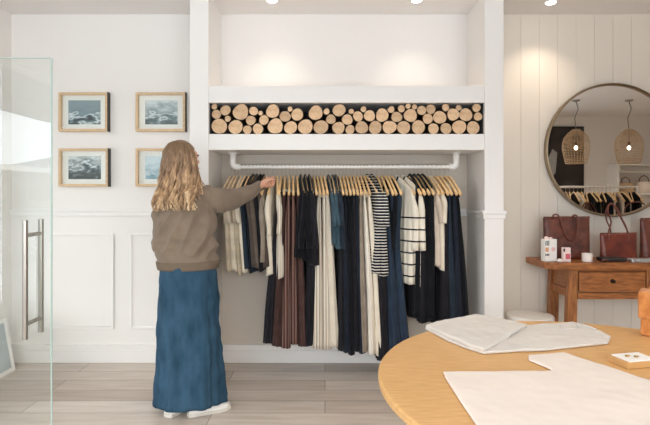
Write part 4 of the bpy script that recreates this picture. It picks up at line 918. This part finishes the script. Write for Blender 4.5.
def pendant(px, lab):
    q = V(px, 150, 7.8); x_, y_ = q.x, q.y; zt, zb = 2.37, 1.84
    t = thing('pendant_lamp', lab, 'pendant lamp', (x_, y_, zt), 'rattan pendant lamps')
    g = MB(); prof = [(.055, zt), (.115, zt-.05), (.168, zt-.12), (.193, zt-.20), (.196, zt-.29), (.176, zt-.40), (.150, zt-.52)]
    for k_ in range(26):
        a = 2*pi*k_/26; g.tube([(x_+r_*cos(a), y_+r_*sin(a), z_) for r_, z_ in prof], .0024, 4)
    for i in range(27):
        s = i/26*(len(prof)-1); j = min(int(s), len(prof)-2); f_ = s-j; r_ = prof[j][0]*(1-f_)+prof[j+1][0]*f_; z_ = prof[j][1]*(1-f_)+prof[j+1][1]*f_
        g.tube([(x_+r_*cos(2*pi*k_/36), y_+r_*sin(2*pi*k_/36), z_) for k_ in range(36)], .0045 if i % 6 == 0 or i == 26 else .0028, 4, closed=True)
    g.build('rattan_shade', M['basket'], t)
    MB().tube([(x_, y_, ZC-.02), (x_+.035, y_, ZC-.14), (x_-.02, y_, ZC-.28), (x_, y_, zt-.02), (x_, y_, zt-.2)], .006, 8).build('cord', M['cord'], t, smooth=True)
    MB().lathe([(.055, ZC-.022), (.055, ZC-.001)], 20, Matrix.Translation((x_, y_, 0))).build('ceiling_rose', M['brushed'], t)
    MB().tube([(x_, y_, zt-.19), (x_, y_, zt-.25)], .02, 12).build('bulb_socket', M['iron'], t)
    MB().ell((x_, y_, zt-.28), (.024, .024, .030)).build('bulb', M['bulb'], t, smooth=True)
    
pendant(576, 'rattan pendant lamp, left of the two in the round mirror'); pendant(629, 'rattan pendant lamp, right of the two in the round mirror')
# dark picture on the front wall
t = thing('dark_wall_panel', 'tall dark framed picture on the opposite wall, seen in mirror', 'picture', (4.35, YR, 1.2))
MB().box(3.85, 4.83, YR, YR+.03, 1.35, 2.64).build('frame', M['ink'], t)
MB().box(3.88, 4.80, YR+.03, YR+.032, 1.38, 2.61).build('print', M['black_art'], t)
MB().prism([(4.00, 1.52), (4.16, 1.58), (4.30, 1.78), (4.33, 2.15), (4.24, 2.22), (4.12, 1.95), (4.02, 1.8)], 0, .002, Matrix.Translation((0, YR+.034, 0)) @ Matrix.Rotation(pi/2, 4, 'X')).build('grey_shape', M['silver'], t)
# shelves
t = thing('wall_shelf_unit', 'white wall shelves on the opposite wall, seen in mirror', 'shelf unit', (5.75, YR, 1.2))
for zz_ in (1.93, 1.40): MB().box(5.28, 6.25, YR, YR+.32, zz_-.03, zz_).build('shelf', M['trim'], t, bev=.003)
for xx in (5.28, 6.21): MB().box(xx, xx+.04, YR, YR+.32, .6, 1.90 if xx < 6 else 1.9).build('side_panel', M['trim'], t)
MB().tube([(5.32, YR+.2, 1.78), (6.21, YR+.2, 1.78)], .012, 10).build('hanging_bar', M['rail'], t)
def basket(x_, z_, r_, h_, lab, m):
    t = thing('woven_basket', lab, 'basket', (x_, YR+.17, z_), 'baskets on the reflected shelves')
    g = MB(); n = 32; vs = []; rows_ = 16
    for i in range(rows_+1):
        s = i/rows_; rr_ = r_*(.75+.32*sin(pi*(.15+.7*s)))
        for k_ in range(n): vs.append((x_+rr_*cos(2*pi*k_/n)*(1+.02*((i+k_) % 2)), YR+.17+rr_*.9*sin(2*pi*k_/n)*(1+.02*((i+k_) % 2)), z_+.001+h_*s))
    g.add(vs, [(i*n+k_, i*n+(k_+1) % n, (i+1)*n+(k_+1) % n, (i+1)*n+k_) for i in range(rows_) for k_ in range(n)]+[tuple(range(n-1, -1, -1))]).build('basket_body', m, t)
    MB().tube([(x_-r_*.7, YR+.17, z_+h_*.9), (x_-r_*.5, YR+.17, z_+h_*1.4), (x_, YR+.17, z_+h_*1.6), (x_+r_*.5, YR+.17, z_+h_*1.4), (x_+r_*.7, YR+.17, z_+h_*.9)], .008, 8).build('basket_handle', M['strap'], t, smooth=True)
basket(5.52, 1.40, .13, .18, 'round woven basket with arched handle, left on reflected shelf', M['basket'])
basket(5.86, 1.40, .14, .20, 'pale cream woven basket with arched handle, right on reflected shelf', M['linen_cream'])
for o in bpy.data.objects:
    if '_o' in o: del o['_o']
